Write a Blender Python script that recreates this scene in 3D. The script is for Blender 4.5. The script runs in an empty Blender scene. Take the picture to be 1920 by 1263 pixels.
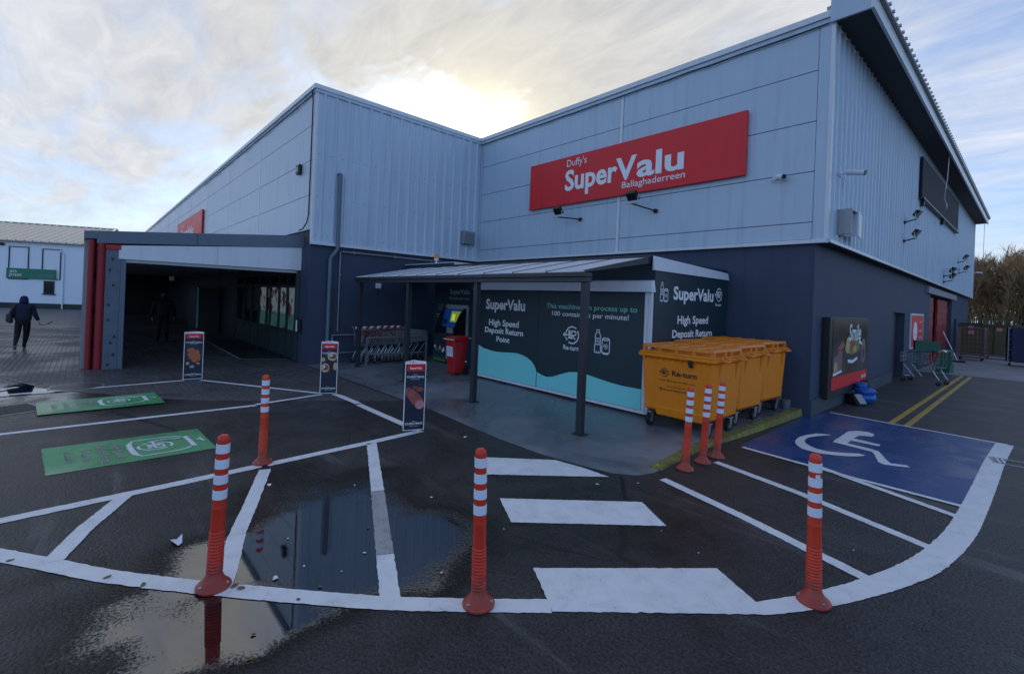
import bpy, bmesh, math, random
import numpy as np
from mathutils import Vector, Matrix

random.seed(11)
RNG = np.random.default_rng(5)
D2R = math.radians
sc = bpy.context.scene
col = sc.collection

# ------------------------------------------------------------------ camera
FPX, CXP, CYP, CAMH = 884.04, 960.0, 563.78, 1.96
_yaw, _pit, _rol = D2R(-47.82), D2R(0.029), D2R(2.305)
_f = np.array([math.sin(_yaw) * math.cos(_pit), math.cos(_yaw) * math.cos(_pit), math.sin(_pit)])
_r = np.array([math.cos(_yaw), -math.sin(_yaw), 0.0])
_u = np.cross(_r, _f)
AX = math.cos(_rol) * _r + math.sin(_rol) * _u
AY = -math.sin(_rol) * _r + math.cos(_rol) * _u
AZ = _f
CAM = np.array([0.0, 0.0, CAMH])
cd = bpy.data.cameras.new('camera')
cam = bpy.data.objects.new('camera', cd)
col.objects.link(cam)
cd.sensor_fit = 'HORIZONTAL'
cd.sensor_width = 36.0
cd.lens = FPX / 1920 * 36.0
cd.shift_y = -(631.5 - CYP) / 1920
cd.clip_start = 0.05
cd.clip_end = 2000
cam.matrix_world = Matrix(((AX[0], AY[0], -AZ[0], 0), (AX[1], AY[1], -AZ[1], 0), (AX[2], AY[2], -AZ[2], CAMH), (0, 0, 0, 1)))
sc.camera = cam


def ray(px, py):
    return AX * (px - CXP) / FPX - AY * (py - CYP) / FPX + AZ


def G(px, py, z=0.0):
    d = ray(px, py)
    return CAM + d * ((z - CAMH) / d[2])


def PX(px, py, X):
    d = ray(px, py)
    return CAM + d * (X / d[0])


def PY(px, py, Y):
    d = ray(px, py)
    return CAM + d * (Y / d[1])


# ------------------------------------------------------------------ light
SUN = ray(905, 290)
SUN = SUN / np.linalg.norm(SUN)
SUN_EL = math.asin(SUN[2])
world = bpy.data.worlds.new('World')
sc.world = world
world.use_nodes = True
wn, wl = world.node_tree.nodes, world.node_tree.links
wn.clear()


def wnode(t, **k):
    n = wn.new(t)
    for a, b in k.items():
        setattr(n, a, b)
    return n


def wmath(op, a, b=None, c=None, clamp=False):
    n = wnode('ShaderNodeMath', operation=op, use_clamp=clamp)
    for i, v in enumerate((a, b, c)):
        if v is None:
            continue
        if isinstance(v, (int, float)):
            n.inputs[i].default_value = v
        else:
            wl.new(v, n.inputs[i])
    return n.outputs[0]


def wmix(fac, a, b):
    n = wnode('ShaderNodeMix', data_type='RGBA')
    for s, v in ((n.inputs[0], fac), (n.inputs[6], a), (n.inputs[7], b)):
        if isinstance(v, (int, float)):
            s.default_value = v
        elif isinstance(v, tuple):
            s.default_value = (*v, 1)
        else:
            wl.new(v, s)
    return n.outputs[2]


out = wnode('ShaderNodeOutputWorld')
bg = wnode('ShaderNodeBackground')
bg.inputs['Strength'].default_value = 0.1
wl.new(bg.outputs[0], out.inputs[0])
sky = wnode('ShaderNodeTexSky', sky_type='NISHITA')
sky.sun_disc = False
sky.sun_elevation = SUN_EL
sky.sun_rotation = math.atan2(SUN[0], SUN[1])
sky.air_density = 1.0
sky.dust_density = 1.5
sky.ozone_density = 1.5
tc = wnode('ShaderNodeTexCoord')
sep = wnode('ShaderNodeSeparateXYZ')
wl.new(tc.outputs['Generated'], sep.inputs[0])
zc = wmath('MAXIMUM', sep.outputs[2], 0.0)
zd = wmath('ADD', zc, 0.16)
cx_ = wmath('DIVIDE', sep.outputs[0], zd)
cy_ = wmath('DIVIDE', sep.outputs[1], zd)
cmb = wnode('ShaderNodeCombineXYZ')
wl.new(cx_, cmb.inputs[0])
wl.new(cy_, cmb.inputs[1])
# angle to the sun: thin cloud glows round it
dot = wnode('ShaderNodeVectorMath', operation='DOT_PRODUCT')
wl.new(tc.outputs['Generated'], dot.inputs[0])
dot.inputs[1].default_value = tuple(SUN)
sd = wmath('MAXIMUM', dot.outputs['Value'], 0.0)


def wnoise(scale, rot, stretch, detail, rough, dist, loc=(0, 0, 0)):
    mp = wnode('ShaderNodeMapping')
    mp.inputs['Rotation'].default_value = (0, 0, D2R(rot))
    mp.inputs['Scale'].default_value = (stretch[0], stretch[1], 1)
    mp.inputs['Location'].default_value = loc
    wl.new(cmb.outputs[0], mp.inputs[0])
    n = wnode('ShaderNodeTexNoise')
    n.inputs['Scale'].default_value = scale
    n.inputs['Detail'].default_value = detail
    n.inputs['Roughness'].default_value = rough
    n.inputs['Distortion'].default_value = dist
    wl.new(mp.outputs[0], n.inputs['Vector'])
    return n.outputs['Fac']


n_big = wnoise(0.6, 35, (1.0, 1.4), 5, 0.55, 0.4, (7.3, 2.9, 0))
n_mid = wnoise(2.3, -25, (0.7, 1.6), 9, 0.62, 0.7, (0.4, 6.2, 0))
n_fine = wnoise(6.5, -35, (0.6, 1.5), 9, 0.65, 0.9, (5.4, 2.2, 0))
cov = wmath('ADD', wmath('MULTIPLY', n_big, 1.1), wmath('MULTIPLY', n_mid, 0.55))
cov = wmath('ADD', cov, wmath('MULTIPLY', sd, 0.22))
cov = wmath('MULTIPLY', wmath('SUBTRACT', cov, 0.76), 3.2, clamp=True)
cov = wmath('MULTIPLY', cov, 0.93)
cov = wmath('ADD', cov, 0.06)
tex = wmath('ADD', wmath('MULTIPLY', n_mid, 0.45), wmath('MULTIPLY', n_fine, 0.55))
tex = wmath('MULTIPLY', wmath('SUBTRACT', tex, 0.32), 2.6, clamp=True)
c_far = wmix(tex, (3.7, 5.0, 7.9), (6.0, 7.1, 9.4))       # cloud away from the sun, lit by blue sky
c_sun = wmix(tex, (2.85, 2.8, 2.74), (4.35, 4.22, 3.95))      # cloud on the sun's side
side = wmath('POWER', sd, .75)
c_cloud = wmix(side, c_far, c_sun)
g1 = wmath('POWER', sd, 70.0)
g2 = wmath('POWER', sd, 400.0)
c_cloud = wmix(wmath('MULTIPLY', g1, 0.75), c_cloud, (6.6, 6.0, 4.5))
c_cloud = wmix(wmath('MULTIPLY', g2, 0.9), c_cloud, (20.0, 17.5, 12.0))
skyc = wnode('ShaderNodeMix', data_type='RGBA', blend_type='MULTIPLY')
skyc.inputs[0].default_value = 1.0
wl.new(sky.outputs[0], skyc.inputs[6])
skyc.inputs[7].default_value = (0.56, 0.74, 1.02, 1)
wl.new(wmix(cov, skyc.outputs[2], c_cloud), bg.inputs['Color'])

sl = bpy.data.lights.new('sun', 'SUN')
sl.energy = 2.0
sl.angle = D2R(1.5)
sl.color = (1.0, 0.88, 0.72)
so = bpy.data.objects.new('sun', sl)
col.objects.link(so)
so.location = (-40, 30, 30)
so.rotation_euler = Vector(tuple(SUN)).to_track_quat('Z', 'Y').to_euler()

vs = sc.view_settings
vs.view_transform = 'Standard'
vs.look = 'None'
vs.gamma = 1.0
vs.use_curve_mapping = False
vs.exposure = 0.92
sc.render.engine = 'CYCLES'
sc.cycles.use_denoising = True
sc.cycles.max_bounces = 7
sc.cycles.sample_clamp_indirect = 6.0


# ------------------------------------------------------------------ helpers
def tag(o, label=None, cat=None, group=None, kind=None):
    for k, v in (('label', label), ('category', cat), ('group', group), ('kind', kind)):
        if v is not None:
            o[k] = v
    return o


def empty(name, loc=(0, 0, 0), rz=0.0, label=None, cat=None, group=None):
    o = bpy.data.objects.new(name, None)
    o.empty_display_size = 0.2
    col.objects.link(o)
    o.location = tuple(float(v) for v in loc)
    o.rotation_euler = (0, 0, rz)
    return tag(o, label, cat, group)


class MB:
    """collects geometry; build() links it as one mesh object"""

    def __init__(s):
        s.v, s.f = [], []

    def add(s, vs, fs):
        n = len(s.v)
        s.v += [tuple(float(c) for c in v) for v in vs]
        s.f += [tuple(i + n for i in f) for f in fs]
        return s

    def box(s, x0, x1, y0, y1, z0, z1):
        return s.add([(x0, y0, z0), (x1, y0, z0), (x1, y1, z0), (x0, y1, z0), (x0, y0, z1), (x1, y0, z1), (x1, y1, z1), (x0, y1, z1)],
                     [(0, 3, 2, 1), (4, 5, 6, 7), (0, 1, 5, 4), (1, 2, 6, 5), (2, 3, 7, 6), (3, 0, 4, 7)])

    def poly(s, pts):
        return s.add(pts, [tuple(range(len(pts)))])

    def hull8(s, p):
        return s.add(p, [(0, 3, 2, 1), (4, 5, 6, 7), (0, 1, 5, 4), (1, 2, 6, 5), (2, 3, 7, 6), (3, 0, 4, 7)])

    def prism(s, pts, d):
        """polygon pts swept by vector d"""
        n = len(pts)
        q = [tuple(np.array(p) + np.array(d)) for p in pts]
        fs = [tuple(range(n))[::-1], tuple(range(n, 2 * n))]
        fs += [(i, (i + 1) % n, n + (i + 1) % n, n + i) for i in range(n)]
        return s.add(list(pts) + q, fs)

    def cyl(s, p0, p1, r0, r1=None, n=10, caps=True):
        r1 = r0 if r1 is None else r1
        p0, p1 = np.array(p0, float), np.array(p1, float)
        d = p1 - p0
        d = d / (np.linalg.norm(d) + 1e-9)
        a = np.cross(d, (0, 0, 1.0) if abs(d[2]) < .9 else (1.0, 0, 0))
        a /= np.linalg.norm(a)
        b = np.cross(d, a)
        vs = []
        for p, r in ((p0, r0), (p1, r1)):
            for i in range(n):
                t = 2 * math.pi * i / n
                vs.append(p + (a * math.cos(t) + b * math.sin(t)) * r)
        fs = [(i, (i + 1) % n, n + (i + 1) % n, n + i) for i in range(n)]
        if caps:
            fs += [tuple(range(n))[::-1], tuple(range(n, 2 * n))]
        return s.add(vs, fs)

    def tube(s, pts, r, n=6):
        for i in range(len(pts) - 1):
            s.cyl(pts[i], pts[i + 1], r, r, n)
        return s

    def lathe(s, prof, n=20, c=(0, 0)):
        vs, fs = [], []
        for r, z in prof:
            for i in range(n):
                t = 2 * math.pi * i / n
                vs.append((c[0] + r * math.cos(t), c[1] + r * math.sin(t), z))
        for j in range(len(prof) - 1):
            for i in range(n):
                fs.append((j * n + i, j * n + (i + 1) % n, (j + 1) * n + (i + 1) % n, (j + 1) * n + i))
        fs.append(tuple(range(n))[::-1])
        m = (len(prof) - 1) * n
        fs.append(tuple(range(m, m + n)))
        return s.add(vs, fs)

    def mesh(s, name, off=(0, 0, 0)):
        me = bpy.data.meshes.new(name)
        o = np.array(off, float)
        me.from_pydata([tuple(np.array(v) - o) for v in s.v], [], s.f)
        return me

    def build(s, name, mat, parent=None, smooth=False, world=False, bevel=0.0):
        off = (0, 0, 0)
        if world and parent is not None:
            p = parent
            off = np.zeros(3)
            while p is not None:
                off = off + np.array(p.location)
                p = p.parent
        me = s.mesh(name, off)
        if bevel or smooth:
            bm = bmesh.new()
            bm.from_mesh(me)
            if smooth:
                bmesh.ops.remove_doubles(bm, verts=bm.verts, dist=1e-5)
            bmesh.ops.recalc_face_normals(bm, faces=bm.faces)
            if bevel:
                bmesh.ops.bevel(bm, geom=bm.edges[:], offset=bevel, segments=1, affect='EDGES', clamp_overlap=True)
            bm.to_mesh(me)
            bm.free()
        if smooth:
            me.polygons.foreach_set('use_smooth', [True] * len(me.polygons))
            try:
                me.set_sharp_from_angle(angle=D2R(40))
            except Exception:
                pass
        if mat is not None:
            me.materials.append(mat)
        ob = bpy.data.objects.new(name, me)
        col.objects.link(ob)
        ob.parent = parent
        return ob


def box(name, mat, parent, x0, x1, y0, y1, z0, z1, world=True, bevel=0.0):
    return MB().box(x0, x1, y0, y1, z0, z1).build(name, mat, parent, world=world, bevel=bevel)


CHILDREN = {}


def copy_tree(o, parent=None):
    c = o.copy()
    col.objects.link(c)
    c.parent = parent
    for ch in o.children:
        copy_tree(ch, c)
    return c


# ------------------------------------------------------------------ materials
def new_mat(name):
    m = bpy.data.materials.new(name)
    m.use_nodes = True
    nt = m.node_tree
    return m, nt, nt.nodes['Principled BSDF']


def mat(name, c, rough=.5, metal=0.0, var=.12, ns=3.0, rvar=.1, bump=0.0, bs=40.0, streak=0.0, dirt=0.0, spec=None, coat=0.0, em=None):
    m, nt, b = new_mat(name)
    N, L = nt.nodes, nt.links
    t = N.new('ShaderNodeTexCoord')
    n = N.new('ShaderNodeTexNoise')
    n.inputs['Scale'].default_value = ns
    n.inputs['Detail'].default_value = 6
    n.inputs['Roughness'].default_value = .6
    L.new(t.outputs['Object'], n.inputs['Vector'])
    mx = N.new('ShaderNodeMix')
    mx.data_type = 'RGBA'
    L.new(n.outputs['Fac'], mx.inputs[0])
    mx.inputs[6].default_value = (*[x * (1 - var) for x in c], 1)
    mx.inputs[7].default_value = (*[min(1, x * (1 + var)) for x in c], 1)
    colout = mx.outputs[2]
    if streak or dirt:
        mp = N.new('ShaderNodeMapping')
        mp.inputs['Scale'].default_value = (5, 5, .35)
        L.new(t.outputs['Object'], mp.inputs[0])
        n2 = N.new('ShaderNodeTexNoise')
        n2.inputs['Scale'].default_value = 1.3
        n2.inputs['Detail'].default_value = 5
        L.new(mp.outputs[0], n2.inputs['Vector'])
        rp = N.new('ShaderNodeMapRange')
        rp.inputs[1].default_value = .5
        rp.inputs[2].default_value = .8
        rp.inputs[3].default_value = 0
        rp.inputs[4].default_value = max(streak, dirt)
        L.new(n2.outputs['Fac'], rp.inputs[0])
        m2 = N.new('ShaderNodeMix')
        m2.data_type = 'RGBA'
        L.new(rp.outputs[0], m2.inputs[0])
        L.new(colout, m2.inputs[6])
        m2.inputs[7].default_value = (c[0] * .45, c[1] * .45, c[2] * .42, 1)
        colout = m2.outputs[2]
    L.new(colout, b.inputs['Base Color'])
    if rvar:
        r = N.new('ShaderNodeMapRange')
        r.inputs[3].default_value = max(.02, rough - rvar)
        r.inputs[4].default_value = min(1, rough + rvar)
        L.new(n.outputs['Fac'], r.inputs[0])
        L.new(r.outputs[0], b.inputs['Roughness'])
    else:
        b.inputs['Roughness'].default_value = rough
    b.inputs['Metallic'].default_value = metal
    if spec is not None:
        b.inputs['Specular IOR Level'].default_value = spec
    b.inputs['Coat Weight'].default_value = coat
    if bump:
        n3 = N.new('ShaderNodeTexNoise')
        n3.inputs['Scale'].default_value = bs
        n3.inputs['Detail'].default_value = 4
        L.new(t.outputs['Object'], n3.inputs['Vector'])
        bp = N.new('ShaderNodeBump')
        bp.inputs['Strength'].default_value = bump
        bp.inputs['Distance'].default_value = .01
        L.new(n3.outputs['Fac'], bp.inputs['Height'])
        L.new(bp.outputs[0], b.inputs['Normal'])
    if em:
        b.inputs['Emission Color'].default_value = (*em[:3], 1)
        b.inputs['Emission Strength'].default_value = em[3]
    return m


M = {}
M['clad'] = mat('grey_cladding', (.47, .575, .67), .40, var=.08, ns=.7, streak=.36)
M['clad_side'] = mat('side_cladding', (.50, .60, .70), .34, var=.08, ns=.7, streak=.34)
M['trim'] = mat('pale_trim', (.68, .72, .75), .35, var=.06, streak=.25)
M['joint'] = mat('dark_joint', (.05, .055, .06), .8)
M['render'] = mat('navy_render', (.044, .062, .104), .72, var=.2, ns=1.2, bump=.25, bs=90, streak=.35)
M['plinth'] = mat('plinth_render', (.055, .072, .092), .7, var=.25, ns=2, bump=.3, bs=60, streak=.5)
M['red_sign'] = mat('sign_red', (.76, .014, .018), .46, var=.06, ns=.8, streak=.18)
M['white_print'] = mat('white_print', (.84, .86, .88), .45, var=.05)
M['grey_print'] = mat('grey_print', (.34, .36, .38), .5, var=.08)
M['kiosk'] = mat('kiosk_green', (.016, .040, .054), .38, var=.1, ns=1.2)
M['teal'] = mat('kiosk_teal', (.24, .78, .76), .42, var=.05, ns=1)
M['mint_print'] = mat('mint_print', (.2, .62, .52), .4, var=.05)
M['white_metal'] = mat('white_metal', (.70, .73, .78), .35, var=.06, streak=.2)
M['char'] = mat('charcoal_metal', (.026, .030, .040), .42, var=.15, ns=6)
M['black'] = mat('black_plastic', (.012, .012, .014), .45, var=.2, ns=8)
M['rubber'] = mat('rubber', (.012, .012, .012), .75)
M['steel'] = mat('zinc_steel', (.42, .44, .46), .35, metal=.9, var=.2, ns=20)
M['galv'] = mat('galvanised', (.33, .35, .36), .5, metal=.7, var=.25, ns=12)
M['orange'] = mat('bin_orange', (.88, .25, .004), .5, var=.1, ns=4, dirt=.2, bump=.08, bs=200)
M['orange_d'] = mat('lid_orange', (.74, .22, .008), .45, var=.12, ns=5, dirt=.15)
M['navy_print'] = mat('navy_print', (.012, .014, .035), .5, var=.05)
M['bollard'] = mat('bollard_red', (.72, .042, .014), .42, var=.22, ns=9, dirt=.35, bump=.06, bs=120)
M['reflect'] = mat('reflective_white', (.74, .80, .90), .28, var=.04, ns=20)
M['red_plastic'] = mat('red_plastic', (.5, .012, .018), .4, var=.08)
M['red_paint'] = mat('red_paint', (.30, .014, .020), .5, var=.25, ns=5, dirt=.3, bump=.1, bs=30)
M['cream'] = mat('cream_plastic', (.62, .58, .48), .5)
M['paper'] = mat('paper', (.72, .74, .78), .7, var=.04)
M['kerb'] = None
M['pipe'] = mat('grey_pipe', (.12, .15, .20), .4, var=.15)
M['wall_white'] = mat('white_wall', (.80, .86, .93), .75, var=.05, ns=1.2, bump=.2, bs=60, streak=.1)
M['dark_green'] = mat('dark_green', (.012, .03, .026), .6)
M['post_green'] = mat('post_green', (.012, .19, .11), .4, var=.05)
M['roof_tan'] = mat('roof_sheet', (.62, .57, .48), .26, metal=.6, var=.15, ns=4, streak=.2)
M['door_green'] = mat('panel_green', (.02, .05, .047), .5, var=.2, ns=4)
M['frame_dark'] = mat('frame_dark', (.02, .03, .038), .45)
M['dark'] = mat('dark_interior', (.012, .013, .015), .8)
M['ceil'] = mat('soffit_dark', (.050, .050, .055), .75, var=.2)
M['blue_plastic'] = mat('blue_plastic', (.02, .13, .48), .35, var=.15, ns=9)
M['cover_blue'] = mat('navy_cover', (.018, .022, .07), .7, var=.3, ns=6)
M['pink'] = mat('pink_cage', (.28, .12, .15), .45, metal=.3)
M['crate'] = mat('crate_green', (.01, .12, .08), .5)
M['concrete'] = mat('lintel_concrete', (.30, .32, .33), .8, var=.2, ns=4, bump=.3, bs=40)
M['amber'] = mat('amber_lens', (.75, .22, .02), .2)
M['tan_skin'] = mat('skin', (.45, .27, .2), .5)
M['jacket'] = mat('navy_fabric', (.016, .019, .042), .85, var=.3, ns=14, bump=.3, bs=60)
M['hood'] = mat('hood_fabric', (.02, .016, .09), .85, var=.2, ns=14)
M['leggings'] = mat('black_fabric', (.009, .009, .012), .85)
M['coat'] = mat('dark_coat', (.010, .010, .013), .85, var=.2, ns=12)
M['hair'] = mat('grey_hair', (.12, .115, .11), .7)
M['shoe'] = mat('shoe', (.16, .17, .2), .6)
M['bag'] = mat('bag_fabric', (.03, .034, .045), .6)
M['terracotta'] = mat('terracotta', (.25, .09, .05), .8)
M['bark'] = mat('bark', (.075, .052, .036), .9, var=.35, ns=5)
M['twig'] = mat('twigs', (.24, .165, .085), .85, var=.5, ns=2.2)
M['bank'] = mat('bank', (.10, .085, .035), .95, var=.4, ns=1.5)
M['fence_green'] = mat('fence_green', (.03, .055, .035), .6)
M['leaf'] = mat('dead_leaf', (.16, .10, .035), .7, var=.3, ns=20)
M['slate'] = mat('slate_panel', (.012, .013, .024), .8, var=.15, ns=2)
M['yellow'] = None
M['olive'] = mat('olive_wall', (.13, .11, .045), .9, var=.4, ns=2, bump=.3, bs=20)
M['pillar'] = mat('weathered_pillar', (.12, .15, .20), .55, var=.35, ns=4, dirt=.8, bump=.2, bs=25)
M['rust'] = mat('rust_stain', (.05, .045, .03), .9, var=.5, ns=12)


# ------------------------------------------------------------------ ground
def nmath(nt, op, a, b=None, clamp=False):
    n = nt.nodes.new('ShaderNodeMath')
    n.operation = op
    n.use_clamp = clamp
    for i, v in enumerate((a, b)):
        if v is None:
            continue
        if isinstance(v, (int, float)):
            n.inputs[i].default_value = v
        else:
            nt.links.new(v, n.inputs[i])
    return n.outputs[0]


def nmix(nt, fac, a, b):
    n = nt.nodes.new('ShaderNodeMix')
    n.data_type = 'RGBA'
    for s, v in ((n.inputs[0], fac), (n.inputs[6], a), (n.inputs[7], b)):
        if isinstance(v, (int, float)):
            s.default_value = v
        elif isinstance(v, tuple):
            s.default_value = (*v, 1)
        else:
            nt.links.new(v, s)
    return n.outputs[2]


def nnoise(nt, vec, scale, detail=4, rough=.55, dist=0.0):
    n = nt.nodes.new('ShaderNodeTexNoise')
    n.inputs['Scale'].default_value = scale
    n.inputs['Detail'].default_value = detail
    n.inputs['Roughness'].default_value = rough
    n.inputs['Distortion'].default_value = dist
    nt.links.new(vec, n.inputs['Vector'])
    return n.outputs['Fac']


def nrange(nt, v, a, b, c=0.0, d=1.0):
    n = nt.nodes.new('ShaderNodeMapRange')
    n.interpolation_type = 'SMOOTHSTEP'
    n.inputs[1].default_value = a
    n.inputs[2].default_value = b
    n.inputs[3].default_value = c
    n.inputs[4].default_value = d
    nt.links.new(v, n.inputs[0])
    return n.outputs[0]


def wet_nodes(nt):
    """puddle mask from the ground's own wetness attribute, broken up by noise"""
    g = nt.nodes.new('ShaderNodeNewGeometry')
    pos = g.outputs['Position']
    at = nt.nodes.new('ShaderNodeAttribute')
    at.attribute_name = 'wet'
    return pos, at.outputs['Fac']


m, nt, b = new_mat('wet_asphalt')
pos, wet = wet_nodes(nt)
n_lo = nnoise(nt, pos, .9, 5, .6, .4)
n_md = nnoise(nt, pos, 5.0, 4, .6)
stone = nnoise(nt, pos, 50, 4, .8)
vor = nt.nodes.new('ShaderNodeTexVoronoi')
vor.inputs['Scale'].default_value = 50
nt.links.new(pos, vor.inputs['Vector'])
agg = vor.outputs['Distance']
w = nmath(nt, 'ADD', wet, nmath(nt, 'MULTIPLY', nmath(nt, 'SUBTRACT', n_lo, .5), .65))
w = nmath(nt, 'ADD', w, nmath(nt, 'MULTIPLY', nmath(nt, 'SUBTRACT', n_md, .5), .32))
ws = nmath(nt, 'ADD', w, nmath(nt, 'MULTIPLY', nmath(nt, 'SUBTRACT', stone, .5), 1.0))
pud = nrange(nt, ws, .46, .70)
damp = nrange(nt, w, -.20, .42)
stc = nrange(nt, stone, .3, .7)
mps = nt.nodes.new('ShaderNodeMapping')
mps.inputs['Rotation'].default_value = (0, 0, D2R(-18))
mps.inputs['Scale'].default_value = (.35, 2.2, 1)
nt.links.new(pos, mps.inputs[0])
stk = nnoise(nt, mps.outputs[0], 1.3, 5, .6, .5)
dry = nmix(nt, stc, (.012, .012, .0125), (.105, .10, .099))
dry = nmix(nt, nmath(nt, 'MULTIPLY', nrange(nt, stk, .55, .72), .7), dry, (.17, .165, .16))
dmp = nmix(nt, stc, (.002, .002, .0022), (.0135, .0132, .0135))
cc = nmix(nt, damp, dry, dmp)
cc = nmix(nt, pud, cc, (.006, .0065, .008))
nt.links.new(cc, b.inputs['Base Color'])
rg = nmix(nt, damp, (.50, .50, .50), (.17, .17, .17))
rg = nmix(nt, pud, rg, (.025, .025, .025))
nt.links.new(rg, b.inputs['Roughness'])
nt.links.new(nmath(nt, 'ADD', 1.30, nmath(nt, 'MULTIPLY', pud, .95)), b.inputs['IOR'])
hgt = nmath(nt, 'ADD', nmath(nt, 'MULTIPLY', agg, -.7), nmath(nt, 'MULTIPLY', stone, .8))
bp = nt.nodes.new('ShaderNodeBump')
bp.inputs['Distance'].default_value = .008
nt.links.new(hgt, bp.inputs['Height'])
nt.links.new(nmath(nt, 'SUBTRACT', .8, nmath(nt, 'MULTIPLY', pud, .798)), bp.inputs['Strength'])
nt.links.new(bp.outputs[0], b.inputs['Normal'])
M['asphalt'] = m


def paint_mat(name, c, wear=.35, rough=.5, wetpatch=.0, bumps=.5):
    m, nt, b = new_mat(name)
    g = nt.nodes.new('ShaderNodeNewGeometry')
    pos = g.outputs['Position']
    fine = nnoise(nt, pos, 70, 4, .7)
    mid = nnoise(nt, pos, 6, 5, .65, .6)
    lo = nnoise(nt, pos, 1.1, 4, .6)
    mpw = nt.nodes.new('ShaderNodeMapping')
    mpw.inputs['Rotation'].default_value = (0, 0, D2R(28))
    mpw.inputs['Scale'].default_value = (1, 14, 1)
    nt.links.new(pos, mpw.inputs[0])
    scr = nnoise(nt, mpw.outputs[0], 5, 4, .6)
    worn = nrange(nt, nmath(nt, 'ADD', nmath(nt, 'MULTIPLY', fine, .75), nmath(nt, 'MULTIPLY', mid, .35)), .72 - wear * .2, .84 - wear * .2)
    dirty = nmix(nt, nrange(nt, mid, .35, .8), c, tuple(x * .84 for x in c))
    dirty = nmix(nt, nmath(nt, 'MULTIPLY', nrange(nt, scr, .62, .74), .25), dirty, tuple(x * .5 for x in c))
    cc = nmix(nt, nmath(nt, 'MULTIPLY', worn, .75), dirty, (.045, .045, .045))
    nt.links.new(cc, b.inputs['Base Color'])
    rg = nmix(nt, nrange(nt, lo, .42, .6), (rough + .1,) * 3, (max(.03, rough - .12 - wetpatch),) * 3)
    nt.links.new(rg, b.inputs['Roughness'])
    bp = nt.nodes.new('ShaderNodeBump')
    bp.inputs['Distance'].default_value = .005
    bp.inputs['Strength'].default_value = bumps
    nt.links.new(fine, bp.inputs['Height'])
    nt.links.new(bp.outputs[0], b.inputs['Normal'])
    return m


M['line'] = paint_mat('white_line_paint', (.76, .765, .77), .42)
M['line_w'] = paint_mat('worn_line_paint', (.36, .36, .35), .75)
M['yellow'] = paint_mat('yellow_line_paint', (.60, .36, .035), .65)
M['kerb'] = paint_mat('kerb_yellow_paint', (.46, .42, .04), 1.45, .7, bumps=.9)
M['green'] = paint_mat('green_bay_paint', (.075, .35, .135), .2, .42, wetpatch=.1)
M['blue'] = paint_mat('blue_bay_paint', (.020, .062, .20), .12, .34, wetpatch=.30)

m, nt, b = new_mat('footpath_concrete')
g = nt.nodes.new('ShaderNodeNewGeometry')
pos = g.outputs['Position']
lo = nnoise(nt, pos, .55, 6, .65, .6)
md = nnoise(nt, pos, 3.2, 6, .7)
fi = nnoise(nt, pos, 60, 3, .6)
cc = nmix(nt, nrange(nt, lo, .3, .7), (.10, .11, .122), (.25, .265, .28))
cc = nmix(nt, nmath(nt, 'MULTIPLY', nrange(nt, md, .45, .75), .55), cc, (.085, .09, .10))
nt.links.new(cc, b.inputs['Base Color'])
nt.links.new(nmix(nt, nrange(nt, lo, .35, .65), (.22,) * 3, (.55,) * 3), b.inputs['Roughness'])
bp = nt.nodes.new('ShaderNodeBump')
bp.inputs['Distance'].default_value = .004
bp.inputs['Strength'].default_value = .35
nt.links.new(fi, bp.inputs['Height'])
nt.links.new(bp.outputs[0], b.inputs['Normal'])
M['path'] = m
M['tar'] = mat('tar', (.006, .006, .0065), .3, rvar=.12, bump=.4, bs=60)
M['yard'] = paint_mat('yard_concrete', (.27, .265, .26), .1, .7)


def paver_mat(name, c1, c2, rough):
    m, nt, b = new_mat(name)
    g = nt.nodes.new('ShaderNodeNewGeometry')
    pos = g.outputs['Position']
    lo = nnoise(nt, pos, .6, 4, .6)
    fi = nnoise(nt, pos, 30, 4, .65)
    rnd = nmath(nt, 'ADD', nmath(nt, 'MULTIPLY', g.outputs['Random Per Island'], .55), nmath(nt, 'MULTIPLY', fi, .45))
    cc = nmix(nt, rnd, c1, c2)
    nt.links.new(cc, b.inputs['Base Color'])
    nt.links.new(nmix(nt, nrange(nt, lo, .4, .62), (rough,) * 3, (rough - .28,) * 3), b.inputs['Roughness'])
    bp = nt.nodes.new('ShaderNodeBump')
    bp.inputs['Distance'].default_value = .004
    bp.inputs['Strength'].default_value = .5
    nt.links.new(fi, bp.inputs['Height'])
    nt.links.new(bp.outputs[0], b.inputs['Normal'])
    return m


M['paver'] = paver_mat('block_paver', (.050, .046, .046), (.105, .096, .094), .62)

m, nt, b = new_mat('far_block_paving')
g = nt.nodes.new('ShaderNodeNewGeometry')
bt = nt.nodes.new('ShaderNodeTexBrick')
bt.inputs['Scale'].default_value = 1.0
bt.inputs['Brick Width'].default_value = .2
bt.inputs['Row Height'].default_value = .1
bt.inputs['Mortar Size'].default_value = .004
bt.inputs['Color1'].default_value = (.07, .064, .062, 1)
bt.inputs['Color2'].default_value = (.10, .092, .09, 1)
bt.inputs['Mortar'].default_value = (.02, .02, .02, 1)
nt.links.new(g.outputs['Position'], bt.inputs['Vector'])
nt.links.new(bt.outputs['Color'], b.inputs['Base Color'])
b.inputs['Roughness'].default_value = .5
M['paver_far'] = m

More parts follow.
